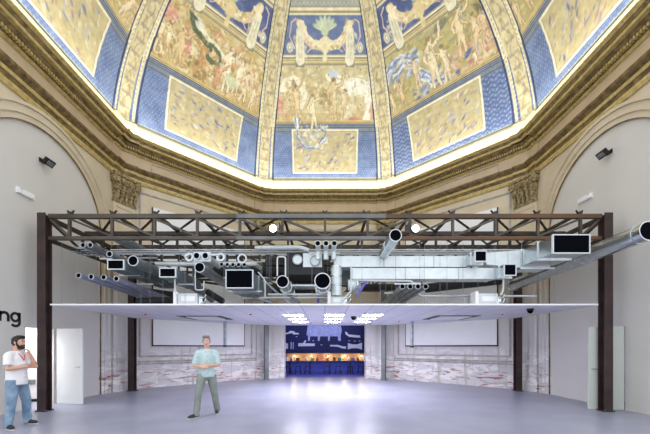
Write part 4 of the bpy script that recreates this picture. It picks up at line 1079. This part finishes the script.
# thin rods from the truss to the ceiling
rods = [62, 77, 96, 118, 141, 150, 163, 185, 213, 224, 246, 262, 271, 288, 312, 341, 362, 380, 396, 424.5, 440, 447, 463, 478, 495, 508, 540, 554]
for i, px in enumerate(rods):
    Y = 8.2+.07*(i % 3); x = (px-325)*Y/FPX
    nb = ('from the left' if i < 14 else 'from the right'); k = i if i < 14 else len(rods)-1-i
    tag(MB().sweep([(x, Y, ZC1), (x, Y, ZB-.04)], .0035, 6).build('hanger_rod', 'galvanised_dull', None), '%s thin white rod %s hanging from the front truss to the ceiling' % (ORD[k], nb), 'rod', 'thin rods hanging the ceiling')
for px, lab in ((273, 'lit round floodlight on the front truss left of centre'), (415.5, 'lit round floodlight on the front truss right of centre')):
    Y = 7.98; c = P(px, 228.5, Y); sg = 1 if px < 325 else -1
    t = thing('floodlight', lab, 'floodlight', tuple(c), 'lit floodlights on the truss')
    MB().sweep([c, c+Vector((0, .1, 0))], [.1, .085], 18).build('housing', 'black_paint', t, True)
    MB().sweep([c-Vector((0, .012, 0)), c-Vector((0, .002, 0))], .085, 18).build('lens', 'lamp_glow', t)
    MB().bend([c+Vector((.11*sg, .05, 0)), c+Vector((.15*sg, .05, .02)), c+Vector((.15*sg, .05, .16))], .016, 8).build('yoke', 'black_paint', t)
    MB().box(c+Vector((.2*sg, .0, -.02)), (.1, .08, .2)).build('driver_box', 'steel_dark', t)
# ================================================================ things on the walls
for sx, px, py in ((-1, 49, 162.5), (1, 602.5, 154)):
    Y = (AP-.17)*FPX/abs(px-325); z = EYE+(HOR-py)*Y/FPX; X = sx*(AP+.03)
    lab = 'black floodlight on the %s plaster wall above the white emergency lamp' % ('left' if sx < 0 else 'right')
    t = thing('wall_floodlight', lab, 'floodlight', (X, Y, z-.05), 'black floodlights on the side walls')
    MB().box((X-sx*.012, Y, z+.05), (.024, .16, .1)).build('wall_plate', 'black_paint', t)
    MB().bar((X-sx*.02, Y, z+.05), (X-sx*.16, Y, z+.04), .04, .04).build('arm', 'black_paint', t)
    mb = MB(); mb.box((X-sx*.2, Y, z), (.08, .27, .18), ry=-sx*.7)
    h_ = mb.build('housing', 'black_paint', t)
    d = Vector((-sx*math.cos(.7), 0, -math.sin(.7)))
    MB().box(Vector((X-sx*.2, Y, z))+d*.05, (.012, .2, .12), ry=-sx*.7).build('glass', 'galvanised', h_)
    for k in range(4): MB().box(Vector((X-sx*.2, Y-.09+.06*k, z))-d*.05, (.03, .012, .15), ry=-sx*.7).build('cooling_fin', 'black_paint', h_)
for sx, xa, xb, py in ((-1, 17, 33.5, 193.5), (1, 578.5, 591.5, 198.5)):
    ya, yb = AP*FPX/abs(xa-325), AP*FPX/abs(xb-325); Y = (ya+yb)/2; z = EYE+(HOR-py)*Y/FPX; X = sx*(AP+.03)
    t = thing('emergency_lamp', 'white oblong emergency lamp on the %s plaster wall' % ('left' if sx < 0 else 'right'), 'emergency light', (X, Y, z-.07), 'emergency lamps on the side walls')
    MB().box((X-sx*.03, Y, z), (.06, abs(yb-ya), .14)).build('case', 'white_paint', t)
    MB().box((X-sx*.065, Y, z-.01), (.012, abs(yb-ya)*.86, .08)).build('diffuser', 'board_white', t)
    MB().box((X-sx*.063, Y-abs(yb-ya)*.3, z+.05), (.008, .03, .02)).build('indicator', 'toy_green', t)

# tall white screens closing the niches of the diagonal walls
for a, lab in ((-45, 'tall white screen on the left diagonal wall behind the walking man'), (45, 'tall white screen on the right diagonal wall')):
    _, W, h = wall_panel('x', a); n = az(a)
    u0, u1 = (-2.0, 2.0)
    t = thing('white_screen', lab, 'screen', tuple(W(0, 1.62, -.06)), 'tall white screens')
    MB().plate([W(u0, 1.66, -.03), W(u1, 1.66, -.03), W(u1, 7.0, -.03), W(u0, 7.0, -.03)], -n*.05).build('sheet', 'board_white', t)
    mb = MB()
    mb.bar(W(u0-.03, 1.63, -.05), W(u1+.03, 1.63, -.05), .05, .05, up=n)
    mb.bar(W(u0-.02, 1.62, -.05), W(u0-.02, 7.0, -.05), .03, .06, up=n); mb.bar(W(u1+.02, 1.62, -.05), W(u1+.02, 7.0, -.05), .03, .06, up=n)
    mb.build('edge_frame', 'board_edge', t)

# jib doors in the side walls, standing open
def jib(nm, hinge, free, m, hz=2.08, s=1):
    a = Vector((hinge[0], hinge[1], .01)); b = Vector((free[0], free[1], .01)); d = (b-a).normalized(); nrm = Vector((-d.y, d.x, 0))
    o = struct(MB().plate([a, b, b+Vector((0, 0, hz)), a+Vector((0, 0, hz))], nrm*.045).build(nm, m))
    hd = MB(); c = b-d*.07+Vector((0, 0, 1.02)); hd.bar(c-nrm*.05, c+nrm*.095, .02, .02); hd.bar(c-nrm*.05, c-nrm*.05-d*.1, .018, .018); hd.bar(c+nrm*.095, c+nrm*.095-d*.1, .018, .018)
    hd.build('door_handle', 'chrome', o)
    for z in (.25, 1.05, 1.85): MB().sweep([a-d*.004+nrm*.0225+Vector((0, 0, z)), a-d*.004+nrm*.0225+Vector((0, 0, z+.1))], .008, 8).build('hinge', 'chrome', o)
jib('door_1', (-7.47, 9.10), (-6.66, 8.96), 'door_white')
jib('door_2', (7.47, 8.2), (6.66, 8.30), 'door_grey')
# lobbies behind the jib doors
for nm, sx, y0, y1 in (('wall_side_room_left', -1, 7.6, 9.6), ('wall_side_room_right', 1, 7.6, 9.4)):
    X0 = sx*(AP+.36); X1 = sx*(AP+1.6); mb = MB()
    mb.span((X1, y0-.05, 0), (X1+sx*.05, y1+.05, 2.7)); mb.span((X0, y0-.05, 0), (X1, y0, 2.7)); mb.span((X0, y1, 0), (X1, y1+.05, 2.7)); mb.span((X0, y0, 2.65), (X1, y1, 2.7))
    struct(mb.build(nm, 'board_white', keep=True))
    mb = MB(); xa, xb = sx*(AP+.18), X0
    for (ya, yb, za, zb) in (((8.22 if sx < 0 else 8.2)-.1, 8.22 if sx < 0 else 8.2, 0, 2.1), (9.08 if sx < 0 else 9.03, (9.08 if sx < 0 else 9.03)+.1, 0, 2.1), ((8.12 if sx < 0 else 8.1), (9.18 if sx < 0 else 9.13), 2.08, 2.18)):
        mb.span((xa, ya, za), (xb, yb, zb))
    struct(mb.build('trim_%d' % (23 if sx < 0 else 24), 'board_white', keep=True))
# banner stands in the left side room, seen through its doorway
for i, (x, y, m, s2, lab) in enumerate(((-8.55, 9.45, 'toy_lime', 'cotton_white', 'green and white banner stand inside the left side room'), (-8.85, 9.0, 'toy_teal', 'toy_cream', 'teal and cream banner stand inside the left side room'), (-8.9, 8.5, 'desk_dark', 'toy_orange', 'dark banner stand with orange stripe inside the left side room'))):
    t = thing('banner_stand', lab, 'banner stand', (x, y, 0), 'banner stands in the side room')
    rz = .3
    MB().box((x, y, .04), (.5, .16, .08), rz=rz).build('base', 'black_paint', t)
    MB().box((x, y, 1.0), (.46, .012, 1.84), rz=rz).build('sheet', s2, t)
    for k in range(4): MB().box((x-.08+.15*(k % 2), y-.012, .3+.27*k), (.2, .012, .1+.03*(k % 3)), rz=rz).build('printed_block', m if k < 1 else 'insulation_grey', t)
    MB().sweep([(x, y+.03, .08), (x, y+.03, 1.95)], .012, 8).build('pole', 'chrome', t)

# ================================================================ blue room behind the doorway
mb = MB(); Y0, Y1, XR = 16.95, 21.5, 4.6
mb.span((-XR-.1, Y0, 0), (-XR, Y1, 3.5)); mb.span((XR, Y0, 0), (XR+.1, Y1, 3.5)); mb.span((-XR, Y0, 3.4), (XR, Y1, 3.5)); mb.span((-XR-.1, Y1, 0), (XR+.1, Y1+.1, 3.5))
mb.span((-XR, Y0-.04, 0), (-2.1, Y0, 3.4)); mb.span((XR, Y0-.04, 0), (2.1, Y0, 3.4)); mb.span((-2.1, Y0-.04, DH), (2.1, Y0, 3.4))
struct(mb.build('wall_exhibition_room', 'room_blue', keep=True))
struct(MB().span((-XR, 17.0, -.2), (XR, Y1, .004)).build('floor_exhibition_room', 'floor_blue', keep=True))
YM = 21.4
mu = thing('mural', 'navy wall mural with pale cut-out shapes at the back of the blue room', 'mural', (0, YM, 0))
MB().span((-3.6, YM, .62), (3.6, YM+.06, 3.3)).build('mural_board', 'mural_navy', mu)
def M_(px, py): p = P(px, py, YM); return (p.x, YM, p.z)
def Z_(x, y): return (280+x/7.222, 320+y/7.222)       # enlarged detail -> photograph
shapes = [
 [(200, 40), (440, 40), (446, 80), (438, 110), (440, 150), (420, 150), (418, 118), (362, 118), (358, 150), (348, 150), (346, 118), (290, 118), (286, 150), (274, 150), (272, 118), (218, 118), (214, 150), (204, 150), (202, 112), (190, 108), (196, 80)],
 [(38, 92), (60, 90), (72, 78), (100, 80), (112, 92), (135, 94), (135, 104), (96, 104), (84, 94), (70, 98), (38, 104)],
 [(132, 168), (168, 166), (180, 146), (190, 150), (180, 168), (252, 170), (250, 188), (132, 190)],
 [(362, 180), (420, 180), (452, 190), (478, 192), (474, 208), (446, 204), (414, 192), (362, 190)],
 [(470, 84), (484, 88), (494, 104), (578, 112), (580, 128), (500, 122), (474, 104)],
 [(490, 166), (520, 176), (556, 176), (592, 164), (592, 212), (556, 204), (520, 204), (490, 212)],
 [(38, 166), (58, 170), (58, 206), (38, 210)], [(76, 160), (86, 160), (86, 210), (76, 210)], [(92, 160), (100, 160), (100, 210), (92, 210)]]
for i, s in enumerate(shapes):
    MB().plate([M_(*Z_(*p)) for p in s], (0, -.02, 0)).build('pale_motif', 'mural_lilac' if i in (0, 7, 8) else 'mural_white', mu)
for (x, y) in ((300, 180), (240, 150), (500, 150), (540, 152), (575, 152), (120, 120), (300, 64)):
    if y < 100: continue
    q = M_(*Z_(x, y)); MB().box((q[0], YM-.01, q[2]), (.12, .02, .05)).build('pale_motif', 'mural_lilac', mu)
# long display bench with a lit back panel under a shelf
YD = 19.4
bn = thing('display_bench', 'long dark display bench with a lit tan back panel in the blue room', 'bench', (0, YD, 0))
MB().span((-3.4, YD-.3, .70), (3.4, YD+.35, .755)).build('bench_top', 'desk_dark', bn)
MB().span((-3.4, YD+.33, .755), (3.4, YD+.36, 1.2)).build('back_panel', 'back_tan', bn)
MB().span((-3.4, YD+.1, 1.2), (3.4, YD+.36, 1.235)).build('shelf', 'desk_dark', bn)
for x in (-3.3, -2.1, -.9, .3, 1.5, 2.7, 3.3):
    for y in (YD-.25, YD+.28): MB().span((x-.025, y-.025, 0), (x+.025, y+.025, .7)).build('leg', 'desk_dark', bn)
for i, (px, lab) in enumerate(((294.6, 'leftmost'), (311.2, 'second from the left'), (328.2, 'middle'), (344.4, 'second from the right'), (361.6, 'rightmost'))):
    x = (px-325)*YD/FPX
    t = thing('bench_lamp', 'warm lamp on the blue room display bench, %s of five' % lab, 'lamp', (x, YD+.15, .755), 'warm lamps on the display bench')
    MB().sweep([(x, YD+.15, .755), (x, YD+.15, .775)], .07, 14).build('base', 'black_paint', t, True)
    MB().bend([(x, YD+.15, .775), (x, YD+.15, 1.13), (x, YD+.02, 1.15)], .01, 8).build('stem', 'black_paint', t, True)
    MB().sweep([(x, YD+.0, 1.17), (x, YD+.0, 1.08)], [.03, .08], 14, cap=False).build('shade', 'black_paint', t, True)
    MB().ball((x, YD, 1.09), .045, 10).build('bulb', 'bulb_warm', t, True)
its = [(-2.25, 'cream', 'book'), (-2.0, 'blue', 'vase'), (-1.6, 'brown', 'box'), (-1.1, 'cream', 'jar'), (-.75, 'green', 'box'), (-.45, 'red', 'vase'), (-.15, 'pink', 'box'), (.1, 'orange', 'jar'), (.55, 'brown', 'book'), (.85, 'teal', 'box'), (1.4, 'cream', 'vase'), (1.65, 'purple', 'box'), (1.95, 'brown', 'jar'), (2.35, 'cream', 'box')]
for i, (x, m, kind) in enumerate(its):
    y = YD-.08; z = .755; mb = MB()
    if kind == 'vase': mb.sweep([(x, y, z), (x, y, z+.08), (x, y, z+.16), (x, y, z+.2), (x, y, z+.23)], [.05, .085, .07, .035, .05], 14)
    elif kind == 'jar': mb.sweep([(x, y, z), (x, y, z+.02), (x, y, z+.15), (x, y, z+.17), (x, y, z+.21)], [.06, .07, .07, .05, .05], 14)
    elif kind == 'book': mb.box((x, y, z+.1), (.16, .1, .2)); mb.box((x-.02, y, z+.11), (.1, .13, .22))
    else: mb.box((x, y, z+.08), (.2, .14, .16)); mb.box((x, y, z+.17), (.21, .15, .03))
    tag(mb.build('display_'+kind, 'toy_'+m, None, True), 'small %s %s on the display bench, %s from the left' % (m, kind, ORD[i]), kind, 'objects on the display bench')
for i, x in enumerate((-2.1, -1.55, -1.0, .1, .75, 1.45, 2.05)):
    y = YD-.62
    t = thing('stool', 'dark stool at the display bench in the blue room, %s from the left' % ORD[i], 'stool', (x, y, 0), 'stools at the display bench')
    MB().sweep([(x, y, .47), (x, y, .51)], .17, 16).build('seat', 'desk_dark', t)
    for sx in (-1, 1):
        for sy in (-1, 1): MB().sweep([(x+sx*.17, y+sy*.17, 0), (x+sx*.1, y+sy*.1, .47)], .014, 8).build('leg', 'black_paint', t)
    MB().ring((x, y, .18), (0, 0, 1), .2, .185, .015, 18).build('footrest', 'black_paint', t)

# ================================================================ people
def hand(mb, w, d, nrm, side, curl=.6, s=1., rf=.0085):
    """palm and five fingers; d towards the fingers, nrm out of the palm, side towards the thumb"""
    w = Vector(w); d = Vector(d).normalized(); nrm = Vector(nrm); nrm = (nrm-d*nrm.dot(d)).normalized()
    side = Vector(side); side = (side-d*side.dot(d)-nrm*side.dot(nrm)).normalized()
    R = Matrix((side, d, nrm)).transposed()
    mb.ball(w+d*.045*s, (.041*s, .055*s, .017*s), 14, rot=R)
    for i, (o, L) in enumerate(((.030, .074), (.010, .083), (-.010, .077), (-.029, .060))):
        b = w+d*.08*s+side*o*s; pts = [b-d*.03*s]; p = b; a = 0
        for k, fr in enumerate((.45, .32, .23)):
            a += curl*(.7 if k == 0 else 1.)
            pts.append(p); p = p+(d*math.cos(a)+nrm*math.sin(a)+side*o*.8)*L*fr*s
        pts.append(p); mb.sweep(pts, [rf*1.05*s, rf*1.05*s, rf*s, rf*.95*s, rf*.75*s], 8)
    b = w+d*.02*s+side*.03*s
    mb.sweep([b-side*.015*s, b+side*.022*s+d*.022*s+nrm*.012*s, b+side*.036*s+d*.05*s+nrm*.022*s, b+side*.036*s+d*.074*s+nrm*.03*s], [.014*s, .0125*s, .0105*s, .008*s], 8)
def remesh(o, vox, it=3):
    m = o.modifiers.new('skin', 'REMESH'); m.mode = 'VOXEL'; m.voxel_size = vox; m.use_smooth_shade = True
    s = o.modifiers.new('soft', 'SMOOTH'); s.factor = .5; s.iterations = it
    return o
def head(mb, c, tilt=0.):
    """c: centre of the skull; face towards +x"""
    c = Vector(c)
    mb.ball(c+Vector((-.008, 0, .025)), (.098, .078, .095), 18); mb.ball(c+Vector((.022, 0, -.045)), (.07, .06, .075), 16); mb.ball(c+Vector((.055, 0, -.088)), (.032, .036, .026), 12)
    mb.sweep([c+Vector((.085, 0, .02)), c+Vector((.104, 0, -.015)), c+Vector((.112, 0, -.03)), c+Vector((.09, 0, -.04))], [.009, .013, .016, .01], 10)
    for s in (-1, 1):
        mb.ball(c+Vector((.078, s*.032, .026)), (.02, .026, .011), 10); mb.ball(c+Vector((.066, s*.04, -.025)), (.022, .02, .02), 10)
        mb.ball(c+Vector((-.008, s*.08, -.008)), (.022, .01, .034), 10)
def face(root, c, hair):
    c = Vector(c)
    for s in (-1, 1):
        e = MB().ball(c+Vector((.081, s*.031, .008)), (.012, .015, .009), 12).build('eye', 'eye_white', root, True)
        MB().ball(c+Vector((.090, s*.031, .008)), .0058, 10).build('iris', 'eye_dark', e, True)
        MB().sweep([c+Vector((.094, s*.012, .03)), c+Vector((.096, s*.032, .036)), c+Vector((.082, s*.052, .028))], [.004, .0055, .0035], 8).build('eyebrow', hair, root, True)
    MB().sweep([c+Vector((.08, -.024, -.064)), c+Vector((.094, -.01, -.06)), c+Vector((.097, 0, -.061)), c+Vector((.094, .01, -.06)), c+Vector((.08, .024, -.064))], [.003, .0065, .007, .0065, .003], 8).build('mouth', 'lip', root, True)

def person(label, loc, yaw, J, skin, hair, beard, top_m, leg_m, shoe_m, stout=1., sleeve=.55, hands=None, shirt_hem=.88):
    root = thing('person', label, 'person', loc); WORLD[root] = Vector((0, 0, 0)); root.rotation_euler = (0, 0, yaw)
    V = {k: Vector(v) for k, v in J.items()}
    # --- body: one continuous surface
    mb = MB(); hc = V['head']
    head(mb, hc); mb.sweep([V['neck']-Vector((0, 0, .06)), V['neck']+Vector((0, 0, .02)), hc-Vector((.015, 0, .05))], [.062, .055, .054], 14)
    hip, ch, nk = V['hip'], V['chest'], V['neck']
    mb.sweep([hip-Vector((0, 0, .06)), hip, hip.lerp(ch, .35), hip.lerp(ch, .75), ch, nk-Vector((0, 0, .03))], [(.10, .14), (.115*stout, .155), (.105*stout, .14), (.11*stout, .155), (.115, .17), (.07, .1)], 20)
    for s in 'LR':
        sh, el, wr = V['sh'+s], V['el'+s], V['wr'+s]
        mb.sweep([nk.lerp(sh, .3)+Vector((0, 0, -.06)), nk.lerp(sh, .75)+Vector((0, 0, -.035)), sh.lerp(el, .1), sh.lerp(el, .35), el, el.lerp(wr, .3), wr], [.04, .052, .056, .05, .041, .043, .028], 14)
        mb.ball(el, .041, 10)
        d, nrm, side, curl = hands[s]; hand(mb, wr, d, nrm, side, curl)
        th, kn, an = V['th'+s], V['kn'+s], V['an'+s]
        mb.sweep([th+Vector((0, 0, .03)), th.lerp(kn, .3), kn, kn.lerp(an, .3), an], [.088, .082, .056, .058, .04], 14)
        t = V['toe'+s]; mb.sweep([an+Vector((0, 0, -.02)), an.lerp(t, .5)-Vector((0, 0, .01)), t+Vector((0, 0, .01))], [.036, .03, .022], 10)
    remesh(mb.build('body', skin, root), .0085)
    face(root, hc, hair)
    # --- hair: a cap with a fringe of locks
    mb = MB(); mb.ball(hc+Vector((-.022, 0, .047)), (.098, .086, .09), 18); mb.ball(hc+Vector((-.05, 0, .0)), (.066, .08, .07), 14)
    for k in range(7):
        a = (k-3)*.33; mb.sweep([hc+Vector((.0, .05*math.sin(a), .13)), hc+Vector((.05, .07*math.sin(a), .118)), hc+Vector((.078, .075*math.sin(a), .085))], [.02, .024, .012], 8)
    for s in (-1, 1): mb.ball(hc+Vector((.01, s*.075, .02)), (.024, .012, .04), 10)
    remesh(mb.build('hair', hair, root), .008, 2)
    if beard:
        mb = MB(); mb.ball(hc+Vector((.04, 0, -.097)), (.058, .058, .042), 16)
        for s in (-1, 1): mb.sweep([hc+Vector((.012, s*.074, -.005)), hc+Vector((.025, s*.068, -.05)), hc+Vector((.05, s*.048, -.085))], [.014, .02, .026], 10)
        mb.sweep([hc+Vector((.078, -.04, -.06)), hc+Vector((.098, -.014, -.047)), hc+Vector((.1, 0, -.046)), hc+Vector((.098, .014, -.047)), hc+Vector((.078, .04, -.06))], [.012, .009, .008, .009, .012], 8)
        remesh(mb.build('beard', hair, root), .008, 2)
    # --- shirt with short sleeves
    mb = MB(); hz = Vector((hip.x, hip.y, shirt_hem))
    mb.sweep([hz, hz+Vector((0, 0, .03)), hip.lerp(ch, .3), hip.lerp(ch, .7), ch, nk-Vector((0, 0, .045)), nk-Vector((0, 0, .015))], [(.142*stout, .186), (.145*stout, .188), (.135*stout, .172), (.137*stout, .18), (.135, .19), (.085, .115), (.066, .072)], 24)
    for s in 'LR':
        sh, el = V['sh'+s], V['el'+s]
        mb.sweep([nk+Vector((-.01, 0, -.07)), nk.lerp(sh, .5)+Vector((0, 0, -.03)), nk.lerp(sh, .85)+Vector((0, 0, -.025)), sh.lerp(el, .12), sh.lerp(el, .4), sh.lerp(el, sleeve+.1), sh.lerp(el, sleeve+.14)], [.05, .062, .072, .074, .07, .072, .07], 16)
    for k in range(5):      # soft folds across the cloth
        z = shirt_hem+.05+.085*k; mb.sweep([hz+Vector((.10*stout, -.12, z-shirt_hem)), hz+Vector((.143*stout, -.02, z-shirt_hem+.03)), hz+Vector((.115*stout, .11, z-shirt_hem-.01))], [.006, .012, .006], 8)
    remesh(mb.build('shirt', top_m, root), .011, 4)
    # --- trousers
    mb = MB()
    mb.sweep([hip+Vector((0, 0, .06)), hip+Vector((0, 0, -.02)), hip-Vector((0, 0, .1)), hip-Vector((0, 0, .15))], [(.128*stout, .165), (.136*stout, .178), (.125, .165), (.08, .12)], 20)
    for s in 'LR':
        th, kn, an = V['th'+s], V['kn'+s], V['an'+s]
        hem = an+Vector((0, 0, -.055))
        mb.sweep([th+Vector((0, 0, .03)), th.lerp(kn, .35), kn, kn.lerp(an, .45), an+Vector((0, 0, .02)), hem], [.108, .1, .078, .073, .068, .073], 16)
        for q in range(3): mb.ring(kn.lerp(an, .75+.09*q), (0, 0, 1), .079-.003*q, .05, .018, 14)
        mb.sweep([th+Vector((.05, 0, -.05)), th.lerp(kn, .4)+Vector((.088, 0, 0)), kn+Vector((.07, .01, .03))], [.01, .014, .01], 8)
    remesh(mb.build('trousers', leg_m, root), .011, 4)
    for s in 'LR':
        an, t = V['an'+s], V['toe'+s]; f = Vector((t.x-an.x, t.y-an.y, 0)).normalized()
        g = Vector((an.x, an.y, 0))
        mb = MB(); mb.sweep([g-f*.06+Vector((0, 0, .05)), g+Vector((0, 0, .06)), g+f*.08+Vector((0, 0, .05)), g+f*.16+Vector((0, 0, .042)), g+f*.2+Vector((0, 0, .035))], [.038, .047, .046, .042, .024], 14)
        mb.sweep([g+Vector((0, 0, .05)), an+Vector((0, 0, .01))], [.048, .05], 12)
        sh = remesh(mb.build('shoe', shoe_m, root), .009, 2)
        MB().sweep([g-f*.085+Vector((0, 0, .012)), g-f*.06+Vector((0, 0, .012)), g+f*.1+Vector((0, 0, .012)), g+f*.17+Vector((0, 0, .012)), g+f*.215+Vector((0, 0, .012))], [(.02, .012), (.042, .012), (.05, .012), (.046, .012), (.016, .012)], 14).build('sole', 'sole_white', sh, True)
    return root, V
# man with folded arm and hand at his chin
J1 = dict(hip=(0, 0, .96), chest=(-.01, 0, 1.36), neck=(.0, 0, 1.52), head=(.035, 0, 1.665),
          shR=(-.01, -.185, 1.44), elR=(.03, -.25, 1.16), wrR=(.22, -.06, 1.19),
          shL=(-.01, .185, 1.44), elL=(.22, .17, 1.19), wrL=(.2, .06, 1.44),
          thR=(0, -.1, .9), knR=(.02, -.15, .5), anR=(0, -.2, .09), toeR=(.13, -.28, .03),
          thL=(0, .1, .9), knL=(.05, .17, .5), anL=(.02, .23, .09), toeL=(.19, .22, .03))
p1, V1 = person('bearded dark-haired man in a white T-shirt and blue jeans, hand at his chin, arm folded', (-6.09, 6.46, 0), math.radians(6), J1, 'skin', 'hair_dark', True, 'cotton_white', 'denim', 'shoe_dark', 1.12, .62,
      {'R': ((.5, .85, .05), (.6, -.4, -.3), (0, .1, 1), .5), 'L': ((-.3, -.25, .9), (-.9, -.1, -.2), (-.1, -.8, 0), .75)}, .84)
mb = MB()
mb.sweep([V1['neck']+Vector((-.05, -.06, .0)), V1['neck']+Vector((.05, -.075, -.05)), V1['chest']+Vector((.125, -.05, .05)), V1['chest']+Vector((.15, -.01, -.05))], .007, 6)
mb.sweep([V1['neck']+Vector((-.05, .06, .0)), V1['neck']+Vector((.05, .075, -.05)), V1['chest']+Vector((.125, .04, .05)), V1['chest']+Vector((.15, -.01, -.05))], .007, 6)
mb.build('lanyard', 'lanyard_red', p1)
# man walking with his forearms folded across his belly
J2 = dict(hip=(0, 0, .97), chest=(.01, 0, 1.38), neck=(.015, 0, 1.55), head=(.045, 0, 1.70),
          shR=(.0, -.19, 1.46), elR=(.02, -.27, 1.16), wrR=(.24, -.07, 1.13),
          shL=(.0, .19, 1.46), elL=(.02, .27, 1.16), wrL=(.24, .05, 1.17),
          thR=(.02, -.1, .91), knR=(.19, -.15, .52), anR=(.2, -.19, .1), toeR=(.31, -.32, .03),
          thL=(-.02, .1, .91), knL=(-.08, .16, .5), anL=(-.27, .2, .1), toeL=(-.1, .21, .03))
p2, V2 = person('grey-haired man in pale teal shirt and sage trousers walking with forearms folded', (-2.72, 7.52, 0), math.radians(-78), J2, 'skin_pale', 'hair_grey', False, 'shirt_teal', 'trousers_sage', 'shoe_dark', 1.0, .78,
      {'R': ((.15, 1, .05), (-1, .1, 0), (0, 0, 1), .35), 'L': ((.05, -1, -.05), (-1, 0, 0), (0, 0, 1), .35)}, .9)

# ================================================================ light, world, camera
w = bpy.data.worlds.new('World'); SC.world = w; w.use_nodes = True
bg = w.node_tree.nodes['Background']; bg.inputs['Color'].default_value = (.93, .96, 1., 1); bg.inputs['Strength'].default_value = 1.0
def area(nm, loc, direction, sx, sy, power, col):
    l = bpy.data.lights.new(nm, 'AREA'); l.shape = 'RECTANGLE'; l.size = sx; l.size_y = sy; l.energy = power; l.color = col
    o = bpy.data.objects.new(nm, l); COL.objects.link(o); o.location = loc
    o.rotation_euler = Vector(direction).to_track_quat('-Z', 'Y').to_euler(); return o
# light strips lying on the cornice
for q in range(5):
    a = -90+45*q; n = az(a); t = Vector((n.y, -n.x, 0))
    c = CEN+n*(AP-.42)+Vector((0, 0, 9.26))
    l = bpy.data.lights.new('cornice_strip', 'AREA'); l.shape = 'RECTANGLE'; l.size = 5.6; l.size_y = .12; l.energy = 50; l.color = (1., .97, .89)
    o = bpy.data.objects.new('cornice_strip', l); COL.objects.link(o); o.location = c
    zax = -(Vector((0, 0, 1))*.95-n*.1).normalized()          # lamp shines along its local -Z
    zl = -(Vector((0, 0, 1))-n*(-.12)).normalized(); xl = t; yl = zl.cross(xl).normalized()
    o.rotation_euler = Matrix((xl, yl, zl)).transposed().to_euler()
for i, px in enumerate((294.6, 311.2, 328.2, 344.4, 361.6)):
    l = bpy.data.lights.new('bench_bulb', 'POINT'); l.energy = 4.5; l.color = (1, .84, .62); l.shadow_soft_size = .05
    o = bpy.data.objects.new('bench_bulb', l); COL.objects.link(o); o.location = ((px-325)*YD/FPX, YD+.1, 1.02)
area('room_fill', (0, 18.6, 3.38), (0, .25, -1), 5, 2, 95, (.74, .78, 1.))  # unseen fill added to light the blue room
area('room_fill', (0, 20.6, 3.38), (0, .1, -1), 5, .8, 22, (.74, .78, 1.))  # second unseen fill, added for the wall the bench shadows
area('side_room_fill', (-8.5, 8.7, 2.62), (0, 0, -1), .8, .8, 40, (1, 1, 1))  # unseen fill added to brighten the left side room

cam = bpy.data.cameras.new('camera'); co = bpy.data.objects.new('camera', cam); COL.objects.link(co)
co.location = (0, 0, EYE); co.rotation_euler = (PI/2, 0, 0)
cam.sensor_fit = 'HORIZONTAL'; cam.sensor_width = 36; cam.lens = FPX/650*36; cam.shift_x = 0; cam.shift_y = (HOR-217)/650.
cam.clip_start = .05; cam.clip_end = 200
SC.camera = co
vs = SC.view_settings; vs.view_transform = 'Standard'; vs.look = 'None'; vs.gamma = 1; vs.use_curve_mapping = False; vs.exposure = 0.8
SC.cycles.max_bounces = 6; SC.cycles.diffuse_bounces = 4; SC.cycles.glossy_bounces = 3; SC.cycles.use_denoising = True
